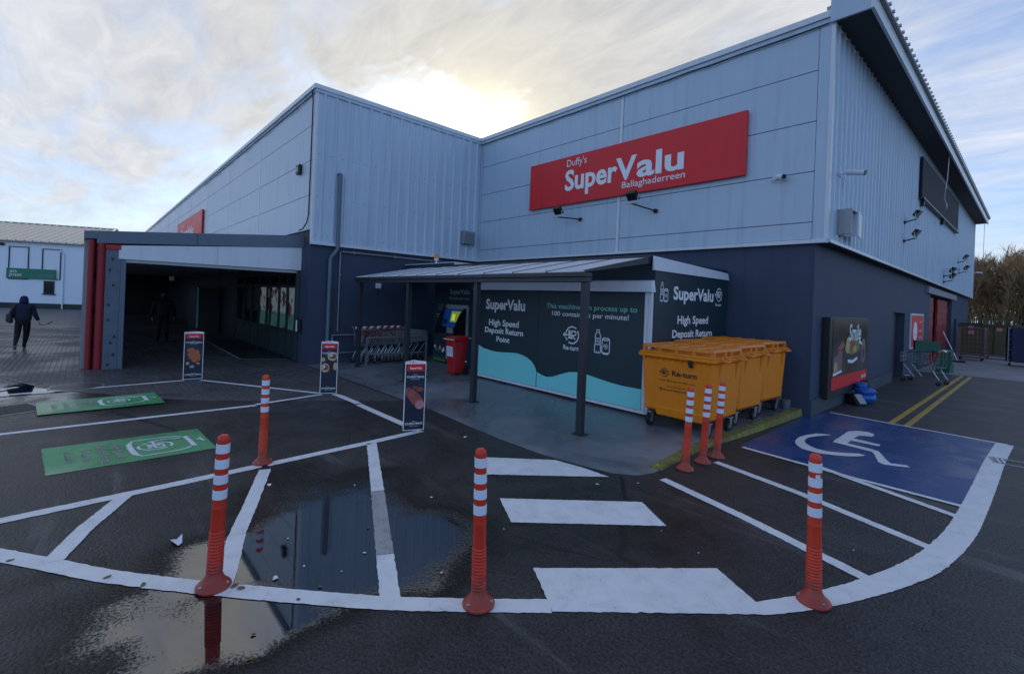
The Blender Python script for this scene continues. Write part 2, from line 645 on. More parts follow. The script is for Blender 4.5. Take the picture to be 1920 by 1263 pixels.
# asphalt sheet: one mesh, fine near the camera so that the puddles get their outline
xs = np.concatenate([[-260, -120, -60, -40, -28, -22, -18], np.arange(-15, 4.01, .12), [5, 7, 10, 16, 30, 60, 120, 260]])
ys = np.concatenate([[-260, -120, -60, -30, -16, -10, -7], np.arange(-5, 13.01, .12), [15, 18, 22, 30, 45, 70, 120, 260]])
XX, YY = np.meshgrid(xs, ys)
wetf = np.full(XX.shape, .02)
blobs = [  # pixel on the ground, radius in metres along right / depth, strength
    (560, 1010, .42, .55, .75), (660, 970, .50, .60, .75), (780, 1000, .45, .45, .70), (640, 1075, .42, .30, .75), (760, 1085, .35, .25, .55),
    (540, 930, .40, .45, .50), (590, 1150, .30, .14, .60), (430, 1060, .24, .35, .80), (440, 1140, .20, .2, .75), (470, 1215, .16, .12, .50),
    (330, 1075, .30, .16, .5), (250, 1175, .30, .14, .55), (330, 1185, .22, .1, .5), (110, 1140, .25, .1, .35), (500, 1190, .2, .2, .45),
    (300, 1120, .45, .18, .66), (420, 1185, .40, .18, .72), (500, 1150, .22, .2, .66), (370, 1035, .25, .22, .62), (340, 1240, .4, .14, .6), (180, 1215, .4, .14, .45), (60, 1090, .3, .1, .45), (700, 900, .5, .4, .40), (860, 1000, .30, .35, .45), (120, 722, 1.6, 1.0, .65), (30, 745, 1.2, 1.2, .5), (90, 765, 1.3, .8, .42),
    (540, 880, .3, .2, .3), (1040, 1000, .9, .6, .14), (1160, 950, .8, .8, .16), (900, 900, 1.2, .8, .14), (650, 800, 1.8, 1.2, .12)]
for px, py, ra, rd, s in blobs:
    c = G(px, py)
    d = np.array([c[0], c[1]])
    d = d / np.linalg.norm(d)
    dx, dy = XX - c[0], YY - c[1]
    a_ = (dx * d[1] - dy * d[0]) / ra
    b_ = (dx * d[0] + dy * d[1]) / rd
    q = np.exp(-.5 * (a_ ** 2 + b_ ** 2) ** 1.5)
    wetf = np.maximum(wetf, s * q) + .25 * np.minimum(wetf, s * q)
wetf = wetf - .42 * np.clip((XX + .35) / .9, 0, 1) - .12 * np.clip((YY - 9) / 5, 0, 1)
me = bpy.data.meshes.new('car_park')
nx, ny = len(xs), len(ys)
vv = np.stack([XX.ravel(), YY.ravel(), np.zeros(nx * ny)], 1)
ff = [(j * nx + i, j * nx + i + 1, (j + 1) * nx + i + 1, (j + 1) * nx + i) for j in range(ny - 1) for i in range(nx - 1)]
me.from_pydata(vv.tolist(), [], ff)
at = me.attributes.new('wet', 'FLOAT', 'POINT')
at.data.foreach_set('value', wetf.ravel().astype(np.float32))
me.materials.append(M['asphalt'])
car_park = bpy.data.objects.new('car_park', me)
col.objects.link(car_park)
tag(car_park, 'dark wet asphalt car park with puddles and white bay markings', kind='structure')

ZL = .004


def ragged(pts, step=.03, amp=.0022):
    """closed outline resampled with a slightly uneven edge"""
    out = []
    n = len(pts)
    for i in range(n):
        p, q = np.array(pts[i][:2], float), np.array(pts[(i + 1) % n][:2], float)
        L = np.linalg.norm(q - p)
        k = max(1, int(L / step))
        for j in range(k):
            v = p + (q - p) * j / k
            if j:
                v = v + RNG.normal(0, amp, 2)
            out.append(v)
    return out


def flat(name, pts, mt, z=ZL, parent=None, rag=True, step=.03, amp=.0022):
    pts = ragged(pts, step, amp) if rag else pts
    bm = bmesh.new()
    vs = [bm.verts.new((p[0], p[1], z)) for p in pts]
    f = bm.faces.new(vs)
    if f.normal.z < 0:
        f.normal_flip()
    bmesh.ops.triangulate(bm, faces=[f], ngon_method='EAR_CLIP')
    me = bpy.data.meshes.new(name)
    bm.to_mesh(me)
    bm.free()
    if me.polygons and me.polygons[0].normal.z < 0:
        me.flip_normals()
    me.materials.append(mt)
    o = bpy.data.objects.new(name, me)
    col.objects.link(o)
    o.parent = parent or car_park
    return o


def strip_pts(P, w):
    P = [np.array(p[:2], float) for p in P]
    if isinstance(w, (int, float)):
        w = [w] * len(P)
    L, Rr = [], []
    for i, p in enumerate(P):
        t = P[min(i + 1, len(P) - 1)] - P[max(i - 1, 0)]
        t /= np.linalg.norm(t)
        nrm = np.array([-t[1], t[0]])
        L.append(p + nrm * w[i] / 2)
        Rr.append(p - nrm * w[i] / 2)
    return L + Rr[::-1]


def line(pxs, w, mt='line', z=ZL, name='painted_line'):
    return flat(name, strip_pts([G(*p) for p in pxs], w), M[mt], z)


def smooth_curve(P, k=5):
    """Catmull-Rom through points"""
    P = [np.array(p[:2], float) for p in P]
    out = []
    for i in range(len(P) - 1):
        p0, p1, p2, p3 = P[max(i - 1, 0)], P[i], P[i + 1], P[min(i + 2, len(P) - 1)]
        for j in range(k):
            t = j / k
            out.append(.5 * ((2 * p1) + (-p0 + p2) * t + (2 * p0 - 5 * p1 + 4 * p2 - p3) * t * t + (-p0 + 3 * p1 - 3 * p2 + p3) * t ** 3))
    out.append(P[-1])
    return out


def resample(P, n):
    P = [np.array(p[:2], float) for p in P]
    L = np.concatenate([[0], np.cumsum([np.linalg.norm(b_ - a_) for a_, b_ in zip(P, P[1:])])])
    return [np.array([np.interp(t, L, [p[k] for p in P]) for k in (0, 1)]) for t in np.linspace(0, L[-1], n)]


# bay lines
ZP = .017                                                     # over the block paving
line([(-160, 757), (0, 742.6), (200, 726.5)], .10, z=ZP)
line([(200, 726.5), (345, 714.2)], .10, z=ZP)
line([(-60, 745), (0, 732), (33, 727)], .10, z=ZP)
line([(377, 713.7), (599, 738.5)], .10, z=ZP)
line([(-160, 832.5), (0, 814.3), (300, 780)], .11)
line([(300, 780), (480, 759.8)], .11)
line([(480, 759.8), (603, 740.6)], .10, z=ZP)
line([(626, 740), (640, 744.5), (672, 758)], .13, z=ZP)
line([(672, 758), (765, 799)], .13)
line([(790, 807.5), (695, 829), (500, 871)], .13)
line([(488, 873), (300, 913.5), (0, 976.5), (-120, 1002)], .13)
# hatching
line([(236, 928), (160, 990), (98, 1053)], .125, z=ZL + .002)
line([(497, 880), (470, 945), (444, 1003)], .12)
line([(444, 1003), (425, 1072), (414, 1100)], .13, 'line')
line([(697, 831), (708, 920)], .125)
line([(708, 920), (714, 975)], .13, 'line_w')
line([(714, 975), (722, 1040)], .13, 'line_w')
line([(722, 1040), (732, 1128)], .13)
line([(1243, 898), (1400, 972), (1636, 1090)], .115)
line([(1342, 866), (1500, 925), (1757, 1032)], .11)
line([(1530, 873), (1600, 899), (1802, 971)], .10, z=ZL + .002)
# outer curve
cur = [(-120, 1020), (0, 1041), (100, 1060), (204, 1080.5), (358, 1099), (487, 1112), (604, 1122), (721, 1130.5), (866, 1134.5), (1032, 1136.5)]
flat('painted_line', strip_pts(smooth_curve([G(*p) for p in cur], 3), .135), M['line'], ZL + .0005)
cur = [(1425, 1141), (1535, 1125), (1651, 1094), (1739, 1056), (1797, 1004), (1823, 960), (1845, 913), (1865, 866), (1884, 833)]
C2 = smooth_curve([G(*p) for p in cur], 4)
flat('painted_line', strip_pts(C2, list(np.linspace(.13, .20, 12)) + [.20] * (len(C2) - 12)), M['line'], ZL + .0005)
# crossing blocks
for q in ([(903, 857), (1041, 862.6), (1090, 876), (1142.6, 894.3), (908, 889.4)],
          [(936.8, 934.4), (1203.4, 941.2), (1249.5, 986.3), (958.3, 979.2)],
          [(999.7, 1065), (1344, 1065.6), (1444.8, 1152.5), (1035.6, 1146.7)]):
    flat('crossing_block', [G(*p) for p in q], M['line'], ZL + .001)
# tar seams and cracks in the asphalt
for P_, w_ in (([(1166, 985), (1171, 1015), (1160, 1042), (1196, 1058)], .055), ([(912, 984), (965, 1002), (1040, 1026), (1158, 1056)], .014), ([(150, 752), (235, 778), (330, 806)], .06),
               ([(420, 833), (540, 868), (640, 902)], .035), ([(1660, 1078), (1730, 1046), (1786, 1003)], .05), ([(225, 917), (300, 905), (350, 893)], .05), ([(1165, 893), (1172, 934)], .05)):
    flat('tar_seam', strip_pts(resample([G(*p) for p in P_], 14), [w_ * (.6 + .6 * random.random()) for _ in range(14)]), M['tar'], .0015, amp=.004)
# green bays
gp = [[(66.4, 758), (289, 736.3), (310.4, 756), (69.7, 780)], [(77.3, 842), (370, 804), (406.7, 839.7), (85, 892.4)]]
for q in gp:
    flat('green_bay_panel', [G(*p) for p in q], M['green'], .0155 if q is gp[0] else ZL)
# blue bay
flat('blue_bay_panel', [G(*p) for p in [(1386, 835), (1514, 778), (1556, 772), (1888, 834), (1812, 951), (1600, 893)]], M['blue'], .0025)
line([(1392, 838.5), (1600, 896), (1812, 951.5)], .075, z=ZL + .003)
line([(1556, 773), (1720, 803), (1890, 834)], .075, z=ZL + .001)
# double yellow
for a, b_ in (((1804, 705), (1671, 793)), ((1819.5, 707), (1700, 799))):
    line([a, b_], .095, 'yellow', name='yellow_line')


def zg(x, y):
    return G(1300 + x / 3.0065, 680 + y / 3.0065)


wheel = [(780, 409), (735, 401), (690, 400), (640, 407), (600, 418), (578, 433), (573, 448), (582, 465), (612, 485), (660, 500), (720, 513), (790, 522), (870, 528), (940, 529), (972, 523), (930, 512), (880, 511), (810, 506), (745, 498), (690, 484), (650, 466), (630, 450), (628, 437), (645, 424), (680, 416), (730, 412)]
wo, wi = resample([zg(*p) for p in wheel[:15]], 30), resample([zg(*p) for p in (wheel[15:] + wheel[:1])[::-1]], 30)
wm = MB().add([(*p, ZL + .003) for p in wo] + [(*p, ZL + .003) for p in wi], [(i, i + 1, 31 + i, 30 + i) for i in range(29)])
wm.build('wheelchair_symbol', M['line'], car_park)
body = [(872, 388), (920, 384), (985, 392), (1015, 402), (1022, 410), (1005, 418), (970, 414), (930, 412), (912, 422), (905, 428), (1056, 463), (1046, 472), (888, 440), (868, 455), (1000, 486), (1045, 500), (1080, 540), (1112, 568), (1200, 579), (1224, 592), (1150, 585), (1075, 575), (1040, 560), (1022, 520), (1008, 503), (785, 447)]
flat('wheelchair_symbol', [zg(*p) for p in body], M['line'], ZL + .003, step=.08, amp=.003)

# footpath slab round the kiosk, rising gently to the wall
SLOPE = .022


def slabz(y):
    return .006 + SLOPE * max(0.0, y - 5.4)


bm = bmesh.new()
edge = [(-13.9, 4.52), (-11.0, 4.55), (-9.0, 4.56), (-7.1, 4.57), (-6.0, 4.48), (-4.96, 4.42), (-4.2, 4.43), (-3.64, 4.53), (-3.25, 4.62), (-3.02, 4.80), (-2.95, 5.05), (-2.98, 5.45), (-3.06, 5.9), (-3.07, 6.5), (-3.02, 7.1), (-2.96, 8.5), (-2.93, 10.27), (-13.9, 10.27)]
f = bm.faces.new([bm.verts.new((x, y, 0)) for x, y in edge])
for y in (5.4, 6.5, 7.5, 8.5, 9.5):
    bmesh.ops.bisect_plane(bm, geom=bm.verts[:] + bm.edges[:] + bm.faces[:], plane_co=(0, y, 0), plane_no=(0, 1, 0))
for v in bm.verts:
    v.co.z = slabz(v.co.y)
ext = bmesh.ops.extrude_face_region(bm, geom=bm.faces[:])
for v in [e for e in ext['geom'] if isinstance(e, bmesh.types.BMVert)]:
    v.co.z = -.05
bmesh.ops.recalc_face_normals(bm, faces=bm.faces)
bmesh.ops.triangulate(bm, faces=bm.faces)
me = bpy.data.meshes.new('footpath')
bm.to_mesh(me)
bm.free()
me.materials.append(M['path'])
footpath = bpy.data.objects.new('footpath', me)
col.objects.link(footpath)
tag(footpath, 'damp grey concrete footpath slab under the lean-to canopy', kind='structure')
# yellow kerb along its right edge: separate stones, paint flaked
kp = [(-2.955, 5.18), (-2.99, 5.55), (-3.045, 6.2), (-3.05, 6.8), (-3.0, 7.45), (-2.965, 8.2), (-2.95, 9.0), (-2.935, 9.6), (-2.925, 10.22)]
for i in range(len(kp) - 1):
    (x0, y0), (x1, y1) = kp[i], kp[i + 1]
    h0, h1 = slabz(y0) + .012, slabz(y1) + .012
    g_ = .006
    mb = MB()
    t0, t1 = y0 + g_, y1 - g_
    mb.hull8([(x0 - .13, t0, -.04), (x0 + .04, t0, -.04), (x1 + .04, t1, -.04), (x1 - .13, t1, -.04), (x0 - .13, t0, h0), (x0 + .015, t0, h0 + .004), (x1 + .015, t1, h1 + .004), (x1 - .13, t1, h1)])
    mb.build('kerb_stone', M['kerb'], footpath)

# concrete yard behind
yard = MB().add([(-2.82, 22.5, .006), (60, 27.5, .006), (60, 49.6, .006), (-2.82, 49.6, .006)], [(0, 1, 2, 3)]).build('yard_slab', M['yard'])
tag(yard, 'pale worn concrete slab of the delivery yard', kind='structure')

# block paving: forecourt left of the asphalt and the floor of the covered passage
pav = bpy.data.objects.new('block_paving', None)
col.objects.link(pav)
tag(pav, 'dark grey block paving of the forecourt and covered passage', kind='structure')
bed = MB().add([(-60, -30, .003), (-14.3, -30, .003), (-14.05, -1.25, .003), (-12.2, -.49, .003), (-11.32, .13, .003), (-10.15, 1.1, .003), (-9.6, 1.73, .003), (-7.9, 4.47, .003), (-13.9, 4.5, .003), (-60, 4.5, .003)], [tuple(range(10))])
bed.build('bedding', M['paver_far'], pav)
pv = np.array([(-60, -30), (-14.3, -30), (-14.05, -1.25), (-12.2, -.49), (-11.32, .13), (-10.15, 1.1), (-9.6, 1.73), (-7.9, 4.47), (-13.9, 4.5), (-60, 4.5)])


def inside(px, py, P):
    c = False
    n = len(P)
    for i in range(n):
        x0, y0 = P[i]
        x1, y1 = P[(i + 1) % n]
        if (y0 > py) != (y1 > py) and px < (x1 - x0) * (py - y0) / (y1 - y0) + x0:
            c = not c
    return c


spots = []
BL, BW = .2, .1
for r in range(int((4.45 + 12) / BW)):
    y = 4.45 - (r + .5) * BW
    if y > 4.42:
        continue
    o_ = (r % 2) * .1
    for k in range(int(24 / BL)):
        x = -7.7 - (k + .5) * BL + o_
        if x < -30 or (x < -22 and y < -7):
            continue
        if inside(x + .1, y, pv) and inside(x + .1, y + .05, pv) and inside(x - .1, y, pv) and inside(x + .1, y - .05, pv):
            spots.append((math.hypot(x, y), x, y))
spots.sort()


def brick(mb, x, y, z):
    a_, c_ = BL / 2 - .0025, BW / 2 - .0025
    e = .004
    t = RNG.normal(0, .0008, 4)
    mb.add([(x - a_, y - c_, 0), (x + a_, y - c_, 0), (x + a_, y + c_, 0), (x - a_, y + c_, 0),
            (x - a_ + e, y - c_ + e, z + t[0]), (x + a_ - e, y - c_ + e, z + t[1]), (x + a_ - e, y + c_ - e, z + t[2]), (x - a_ + e, y + c_ - e, z + t[3])],
           [(4, 5, 6, 7), (0, 1, 5, 4), (1, 2, 6, 5), (2, 3, 7, 6), (3, 0, 4, 7)])


protos = []
for k in range(4):
    mb = MB()
    brick(mb, 0, 0, .0115)
    me = mb.mesh('paver')
    me.materials.append(M['paver'])
    protos.append(me)
for d_, x, y in spots[:290]:
    o = bpy.data.objects.new('paver', random.choice(protos))
    col.objects.link(o)
    o.parent = pav
    o.location = (x, y, RNG.normal(0, .0006))
mb = MB()
for d_, x, y in spots[290:]:
    brick(mb, x, y, .0115 + RNG.normal(0, .0006))
tag(mb.build('far_pavers', M['paver'], pav), kind='stuff')


# ------------------------------------------------------------------ lettering (made once, flat print)
STR = ["Duffy's", 'SuperValu', 'Ballaghaderreen', 'High Speed', 'Deposit Return', 'Point', 'This machine can process up to', '100 containers per minute!', 'Re-turn',
       'LOOSE', 'MATERIAL ONLY', 'TO BE EMPTIED BY', 'VEHICLES', 'CHRISTMAS', 'Make it a', 'Smile', 'an', 'post', 'R', 'Super', 'V', 'alu']
BOLD = {'SuperValu': .03, 'High Speed': .026, 'Deposit Return': .026, 'Point': .026, 'Re-turn': .022, 'CHRISTMAS': .016, 'VEHICLES': .012, '100 containers per minute!': .016,
        'This machine can process up to': .016, 'Ballaghaderreen': .004, 'R': .02, 'Smile': .02, 'Super': .028, 'V': .028, 'alu': .028}
_tmp = []
for s in STR:
    cu = bpy.data.curves.new('txt', 'FONT')
    cu.body = s
    cu.size = 1.0
    cu.resolution_u = 3
    cu.offset = BOLD.get(s, 0.0)
    o = bpy.data.objects.new('txt', cu)
    col.objects.link(o)
    _tmp.append((s, o, cu))
bpy.context.view_layer.update()
dg = bpy.context.evaluated_depsgraph_get()
TXT = {}
for s, o, cu in _tmp:
    me = bpy.data.meshes.new_from_object(o.evaluated_get(dg))
    v = np.array([tuple(p.co) for p in me.vertices])
    TXT[s] = (v, [tuple(p.vertices) for p in me.polygons])
    bpy.data.meshes.remove(me)
CAPH = TXT['V'][0][:, 1].max()
for s, o, cu in _tmp:
    bpy.data.objects.remove(o)
    bpy.data.curves.remove(cu)


def letters(s, mt, parent, org, right, up, cap, width=None, centre=False, name='lettering', world=True, shear=0.0):
    """string s as flat print; org = baseline start (or centre), right/up unit vectors, cap = capital height"""
    v, fs = TXT[s]
    org, right, up = np.array(org, float), np.array(right, float), np.array(up, float)
    x0, x1 = v[:, 0].min(), v[:, 0].max()
    sy = cap / CAPH
    sx = width / (x1 - x0) if width else sy
    X = (v[:, 0] - (x0 + x1) / 2 if centre else v[:, 0] - x0) * sx + v[:, 1] * sy * shear
    Y = v[:, 1] * sy
    pts = org + X[:, None] * right + Y[:, None] * up
    mb = MB()
    mb.add(pts, fs)
    return mb.build(name, mt, parent, world=world)


def print_poly(pts2, mt, parent, org, right, up, name='print', world=True):
    org, right, up = np.array(org, float), np.array(right, float), np.array(up, float)
    mb = MB()
    bm = bmesh.new()
    f = bm.faces.new([bm.verts.new(tuple(org + right * a + up * b_)) for a, b_ in pts2])
    bmesh.ops.triangulate(bm, faces=[f], ngon_method='EAR_CLIP')
    bm.verts.ensure_lookup_table()
    bm.verts.index_update()
    mb.add([tuple(v.co) for v in bm.verts], [tuple(v.index for v in f.verts) for f in bm.faces])
    bm.free()
    return mb.build(name, mt, parent, world=world)


def ell(cx, cy, rx, ry, n=20, a0=0, a1=360):
    return [(cx + rx * math.cos(D2R(a0 + (a1 - a0) * i / n)), cy + ry * math.sin(D2R(a0 + (a1 - a0) * i / n))) for i in range(n if a1 - a0 >= 360 else n + 1)]


def stroke(mb, pts2, w, org, right, up, closed=False):
    """outline of even width as quads"""
    P = [np.array(p, float) for p in pts2]
    n = len(P)
    ring = []
    for i in range(n):
        a = P[(i - 1) % n] if (closed or i) else P[i]
        c = P[(i + 1) % n] if (closed or i < n - 1) else P[i]
        t = c - a
        t /= np.linalg.norm(t) + 1e-9
        nr = np.array([-t[1], t[0]]) * w / 2
        ring.append((P[i] + nr, P[i] - nr))
    vs = []
    for p, q in ring:
        for k in (p, q):
            vs.append(org + right * k[0] + up * k[1])
    m_ = n if closed else n - 1
    mb.add(vs, [(2 * i, 2 * i + 1, 2 * ((i + 1) % n) + 1, 2 * ((i + 1) % n)) for i in range(m_)])


def return_logo(mt, parent, org, right, up, r, name='logo', world=True):
    """ring broken by an arrow that bends into an R"""
    org, right, up = np.array(org, float), np.array(right, float), np.array(up, float)
    mb = MB()
    w = r * .17
    stroke(mb, ell(0, 0, r, r, 14, 52, 168), w, org, right, up)
    stroke(mb, ell(0, 0, r, r, 5, 198, 222), w, org, right, up)
    stroke(mb, ell(0, 0, r, r, 22, 238, 395), w, org, right, up)
    stroke(mb, [(-1.1 * r, 0), (.35 * r, -.04 * r), (.55 * r, .05 * r), (.62 * r, .25 * r), (.52 * r, .43 * r), (.35 * r, .48 * r), (-.15 * r, .48 * r)], w, org, right, up)
    mb.add([org + right * a + up * b_ for a, b_ in ((-1.5 * r, 0), (-1.1 * r, -.32 * r), (-1.1 * r, .32 * r))], [(0, 1, 2)])
    stroke(mb, [(.2 * r, -.22 * r), (.5 * r, -.5 * r)], w, org, right, up)
    for cx, cy, s1, s2 in ((-.42, .3, .17, .26), (-.1, .24, .12, .1), (-.42, -.3, .16, .16), (-.06, -.3, .16, .16)):
        mb.add([org + right * (cx + a * s1) * r + up * (cy + b_ * s2) * r for a, b_ in ((-1, -1), (1, -1), (1, 1), (-1, 1))], [(0, 1, 2, 3)])
    return mb.build(name, mt, parent, world=world)


def bottle_can(mt, parent, org, right, up, h, name='print', world=True, w=.045):
    """outline bottle and can; org = bottle's bottom left"""
    org, right, up = np.array(org, float), np.array(right, float), np.array(up, float)
    mb = MB()
    a = .16 * h
    lw = w * h
    S = lambda p, c=False: stroke(mb, [(x * h, y * h) for x, y in p], lw, org, right, up, c)
    S([(.10, .88), (.25, .88), (.25, .98), (.10, .98)], True)
    S([(.10, .86), (.04, .74), (.03, .66), (.05, .62), (.05, .37), (.02, .33), (.02, .05), (.07, .01), (.11, .07), (.15, .01), (.19, .01), (.23, .07), (.27, .01), (.33, .05), (.33, .33), (.30, .37), (.30, .62), (.32, .66), (.31, .74), (.25, .86)])
    S([(.05, .62), (.30, .62)])
    S([(.05, .37), (.30, .37)])
    S([(.42, .62), (.48, .66), (.70, .66), (.76, .62), (.78, .56), (.78, .10), (.74, .03), (.68, .0), (.50, .0), (.44, .03), (.40, .10), (.40, .56)], True)
    S([(.44, .60), (.52, .57), (.66, .57), (.74, .60)])
    S([(.44, .06), (.52, .04), (.66, .04), (.74, .06)])
    o = mb.build(name, mt, parent, world=world)
    return_logo(mt, o, org + right * .185 * h + up * .5 * h, right, up, .07 * h, world=world)
    return_logo(mt, o, org + right * .60 * h + up * .32 * h, right, up, .10 * h, world=world)
    return o


def scribble(mt, parent, org, right, up, width, h, n=12, name='small_print', world=True, gap=None):
    """writing too small to read in the photograph: a row of letter-sized strokes"""
    org, right, up = np.array(org, float), np.array(right, float), np.array(up, float)
    mb = MB()
    rr = random.Random(int(abs(org[0] * 991 + org[2] * 77) + n))
    cw = width / n
    for i in range(n):
        if gap and i in gap:
            continue
        x = i * cw
        t = rr.random()
        hh = h * (1.0 if t > .6 else .72)
        for a0, a1, b0, b1 in (((.05, .3, 0, hh), (.3, .8, hh - h * .25, hh)), ((.05, .8, h * .0, h * .22), (.5, .8, 0, hh)), ((.1, .35, 0, hh), (.55, .8, 0, hh * .8)))[rr.randrange(3)]:
            mb.add([org + right * (x + a * cw) + up * b_ for a, b_ in ((a0, b0), (a1, b0), (a1, b1), (a0, b1))], [(0, 1, 2, 3)])
    return mb.build(name, mt, parent, world=world)


XR, ZU = np.array([1., 0, 0]), np.array([0, 0, 1.])
YR = np.array([0, 1., 0])

# ------------------------------------------------------------------ supermarket
SM = empty('supermarket_building', (-7.9, 10.5, 0), 0, 'large grey clad supermarket hall above a dark navy rendered base', 'building')
ZB, ZT = 3.36, 7.61
rows = [ZB, 3.69, 4.657, 5.612, 6.577, 7.46]
# rendered base walls
box('base_wall', M['render'], SM, -13.22, -2.8, 10.268, 10.5, 0, 3.30)
box('base_wall', M['render'], SM, -13.45, -13.222, 4.502, 10.266, 0, 3.30)
box('base_wall', M['render'], SM, -13.95, -13.452, 4.5, 4.75, 0, 3.24)
segs = [(10.502, 18.0, 0, 3.3), (18.0, 19.95, 2.08, 3.3), (19.95, 25.5, 0, 3.3), (25.5, 33.2, 2.92, 3.3), (33.2, 34.5, 0, 3.3), (34.5, 35.7, 1.95, 3.3), (35.7, 42.4, 0, 3.3)]
for y0, y1, z0, z1 in segs:
    box('base_wall', M['render'], SM, -3.05, -2.802, y0, y1, z0, z1)
box('plinth', M['plinth'], SM, -2.80, -2.765, 10.27, 17.98, 0, .30)
box('door', M['frame_dark'], SM, -3.04, -3.0, 18.02, 19.93, 0, 2.06)
box('door', M['frame_dark'], SM, -3.04, -2.98, 34.52, 35.68, 0, 1.93)
box('recess', M['dark'], SM, -3.4, -3.2, 25.4, 33.3, 0, 3.0)
for y0, y1 in ((25.75, 27.95), (29.35, 33.1)):
    g_ = empty('loading_door', (-3.0, (y0 + y1) / 2, 0))
    g_.parent = SM
    g_.location = np.array(g_.location) - np.array(SM.location)
    hw = (y1 - y0) / 2
    for k in range(9):
        MB().box(-.04, .04 + .012 * (k % 2), -hw, hw, .02 + k * .315, .02 + (k + 1) * .315 - .012).build('slat', M['red_paint'], g_)
for y0, y1 in ((24.2, 28.25), (28.27, 34.2)):
    box('lintel', M['concrete'], SM, -2.80, -2.70, y0, y1, 2.93, 3.18)
# W1: flat composite panels
box('panel_backing', M['joint'], SM, -13.1, -2.66, 10.235, 10.262, 3.3, 7.5)
for x0, x1 in ((-13.075, -7.342), (-7.238, -2.845)):
    for a, b_ in zip(rows, rows[1:]):
        box('cladding_panel', M['clad'], SM, x0 + .006, x1 - .006, 10.2, 10.236, a + .007, b_ - .007, bevel=.003)
box('joint_trim', M['trim'], SM, -7.335, -7.245, 10.190, 10.232, ZB, 7.46)
box('corner_trim', M['clad'], SM, -2.84, -2.655, 10.187, 10.23, ZB, 7.46)
box('corner_trim', M['trim'], SM, -2.652, -2.585, 10.178, 10.27, ZB, 7.42)
box('corner_trim', M['clad'], SM, -13.166, -13.08, 10.190, 10.232, ZB, 7.46)
box('base_flashing', M['trim'], SM, -13.15, -2.60, 10.165, 10.266, 3.285, 3.357)
box('parapet_cap', M['trim'], SM, -13.20, -2.66, 10.12, 10.40, 7.49, ZT)
box('parapet_lip', M['clad'], SM, -13.16, -2.662, 10.16, 10.2, 7.40, 7.487)
# W2: ribbed sheets on the end of the long hall
def ribbed(name, mt, axis, c, t0, t1, zb, zt0, zt1, sign, pitch=.333, depth=.035, crown=.03, foot=.07):
    """vertical trapezoid ribs; sheet spans t0..t1 along axis, at coordinate c, ribs outward along sign"""
    prof = []
    n = max(1, int(round((t1 - t0) / pitch)))
    p = (t1 - t0) / n
    for i in range(n):
        a = t0 + i * p
        prof += [(a, 0), (a + p / 2 - foot, 0), (a + p / 2 - crown, depth), (a + p / 2 + crown, depth), (a + p / 2 + foot, 0)]
    prof.append((t1, 0))
    mb = MB()
    vs = []
    for t, d in prof:
        zt = zt0 + (zt1 - zt0) * (t - t0) / (t1 - t0)
        for z in (zb, zt):
            vs.append((c + sign * d, t, z) if axis == 'y' else (t, c + sign * d, z))
    k = len(prof)
    fs = [(2 * i, 2 * i + 2, 2 * i + 3, 2 * i + 1) for i in range(k - 1)]
    if (axis == 'y' and sign < 0) or (axis == 'x' and sign > 0):
        fs = [f[::-1] for f in fs]
    # thin return at both ends gives the sheet its lap
    mb.add(vs, fs)
    return mb.build(name, mt, SM, world=True)


box('panel_backing', M['joint'], SM, -13.24, -13.175, 4.52, 10.2, 3.3, 7.46)
ye = [4.56, 5.56, 6.56, 7.56, 8.56, 9.56, 10.185]
for a, b_ in zip(ye, ye[1:]):
    ribbed('cladding_sheet', M['clad_side'], 'y', -13.168, a, b_ - .004, ZB, 7.42, 7.42, 1, depth=.038, crown=.022, foot=.05)
box('corner_trim', M['trim'], SM, -13.24, -13.155, 4.486, 4.555, 3.30, 7.46)
box('base_flashing', M['trim'], SM, -13.23, -13.10, 4.49, 10.16, 3.285, 3.357)
box('parapet_cap', M['trim'], SM, -13.42, -13.10, 4.42, 10.118, 7.49, ZT)
box('parapet_lip', M['clad_side'], SM, -13.2, -13.125, 4.47, 10.16, 7.405, 7.487)
sc_mb = MB()
for z in (3.55, 4.6, 5.75):
    for i in range(17):
        y = 4.56 + .333 * i + .05
        if y < 10.1:
            sc_mb.box(-13.168, -13.158, y - .009, y + .009, z - .009, z + .009)
tag(sc_mb.build('screw_heads', M['joint'], SM, world=True), kind='stuff')
# W3: long front of the hall, bays of flat panels
xb = [-13.25, -18.6, -23.5, -28.4, -33.4, -38.5, -43.6, -48.7, -53.7, -58.6, -62.3]
box('panel_backing', M['joint'], SM, -62.3, -13.25, 4.54, 4.58, 3.2, 7.46)
for i in range(len(xb) - 1):
    for a, b_ in zip(rows, rows[1:]):
        if b_ < 3.8:
            continue
        box('cladding_panel', M['clad'], SM, xb[i + 1] + .02, xb[i] - .02, 4.503, 4.541, a + .006, b_ - .006, bevel=.003)
    if i:
        box('joint_trim', M['trim'], SM, xb[i] - .035, xb[i] + .035, 4.495, 4.535, 3.7, 7.46)
box('parapet_cap', M['trim'], SM, -62.4, -13.425, 4.42, 4.70, 7.49, ZT)
box('parapet_lip', M['clad'], SM, -62.3, -13.21, 4.47, 4.50, 7.42, 7.487)
box('roof', M['galv'], SM, -62.2, -13.3, 4.75, 42, 7.25, 7.38)
box('roof', M['galv'], SM, -13.25, -2.9, 10.45, 41.9, 7.25, 7.37)
box('rear_wall', M['clad'], SM, -62.2, -3.1, 41.7, 41.98, 0, 7.24)
box('end_wall', M['clad'], SM, -62.3, -62.0, 4.8, 41.68, 0, 7.24)
# W4: gable side with ribbed sheets, its head rising slowly to the rear
def ztop(y):
    return 7.40 + .0195 * (y - 10.15)


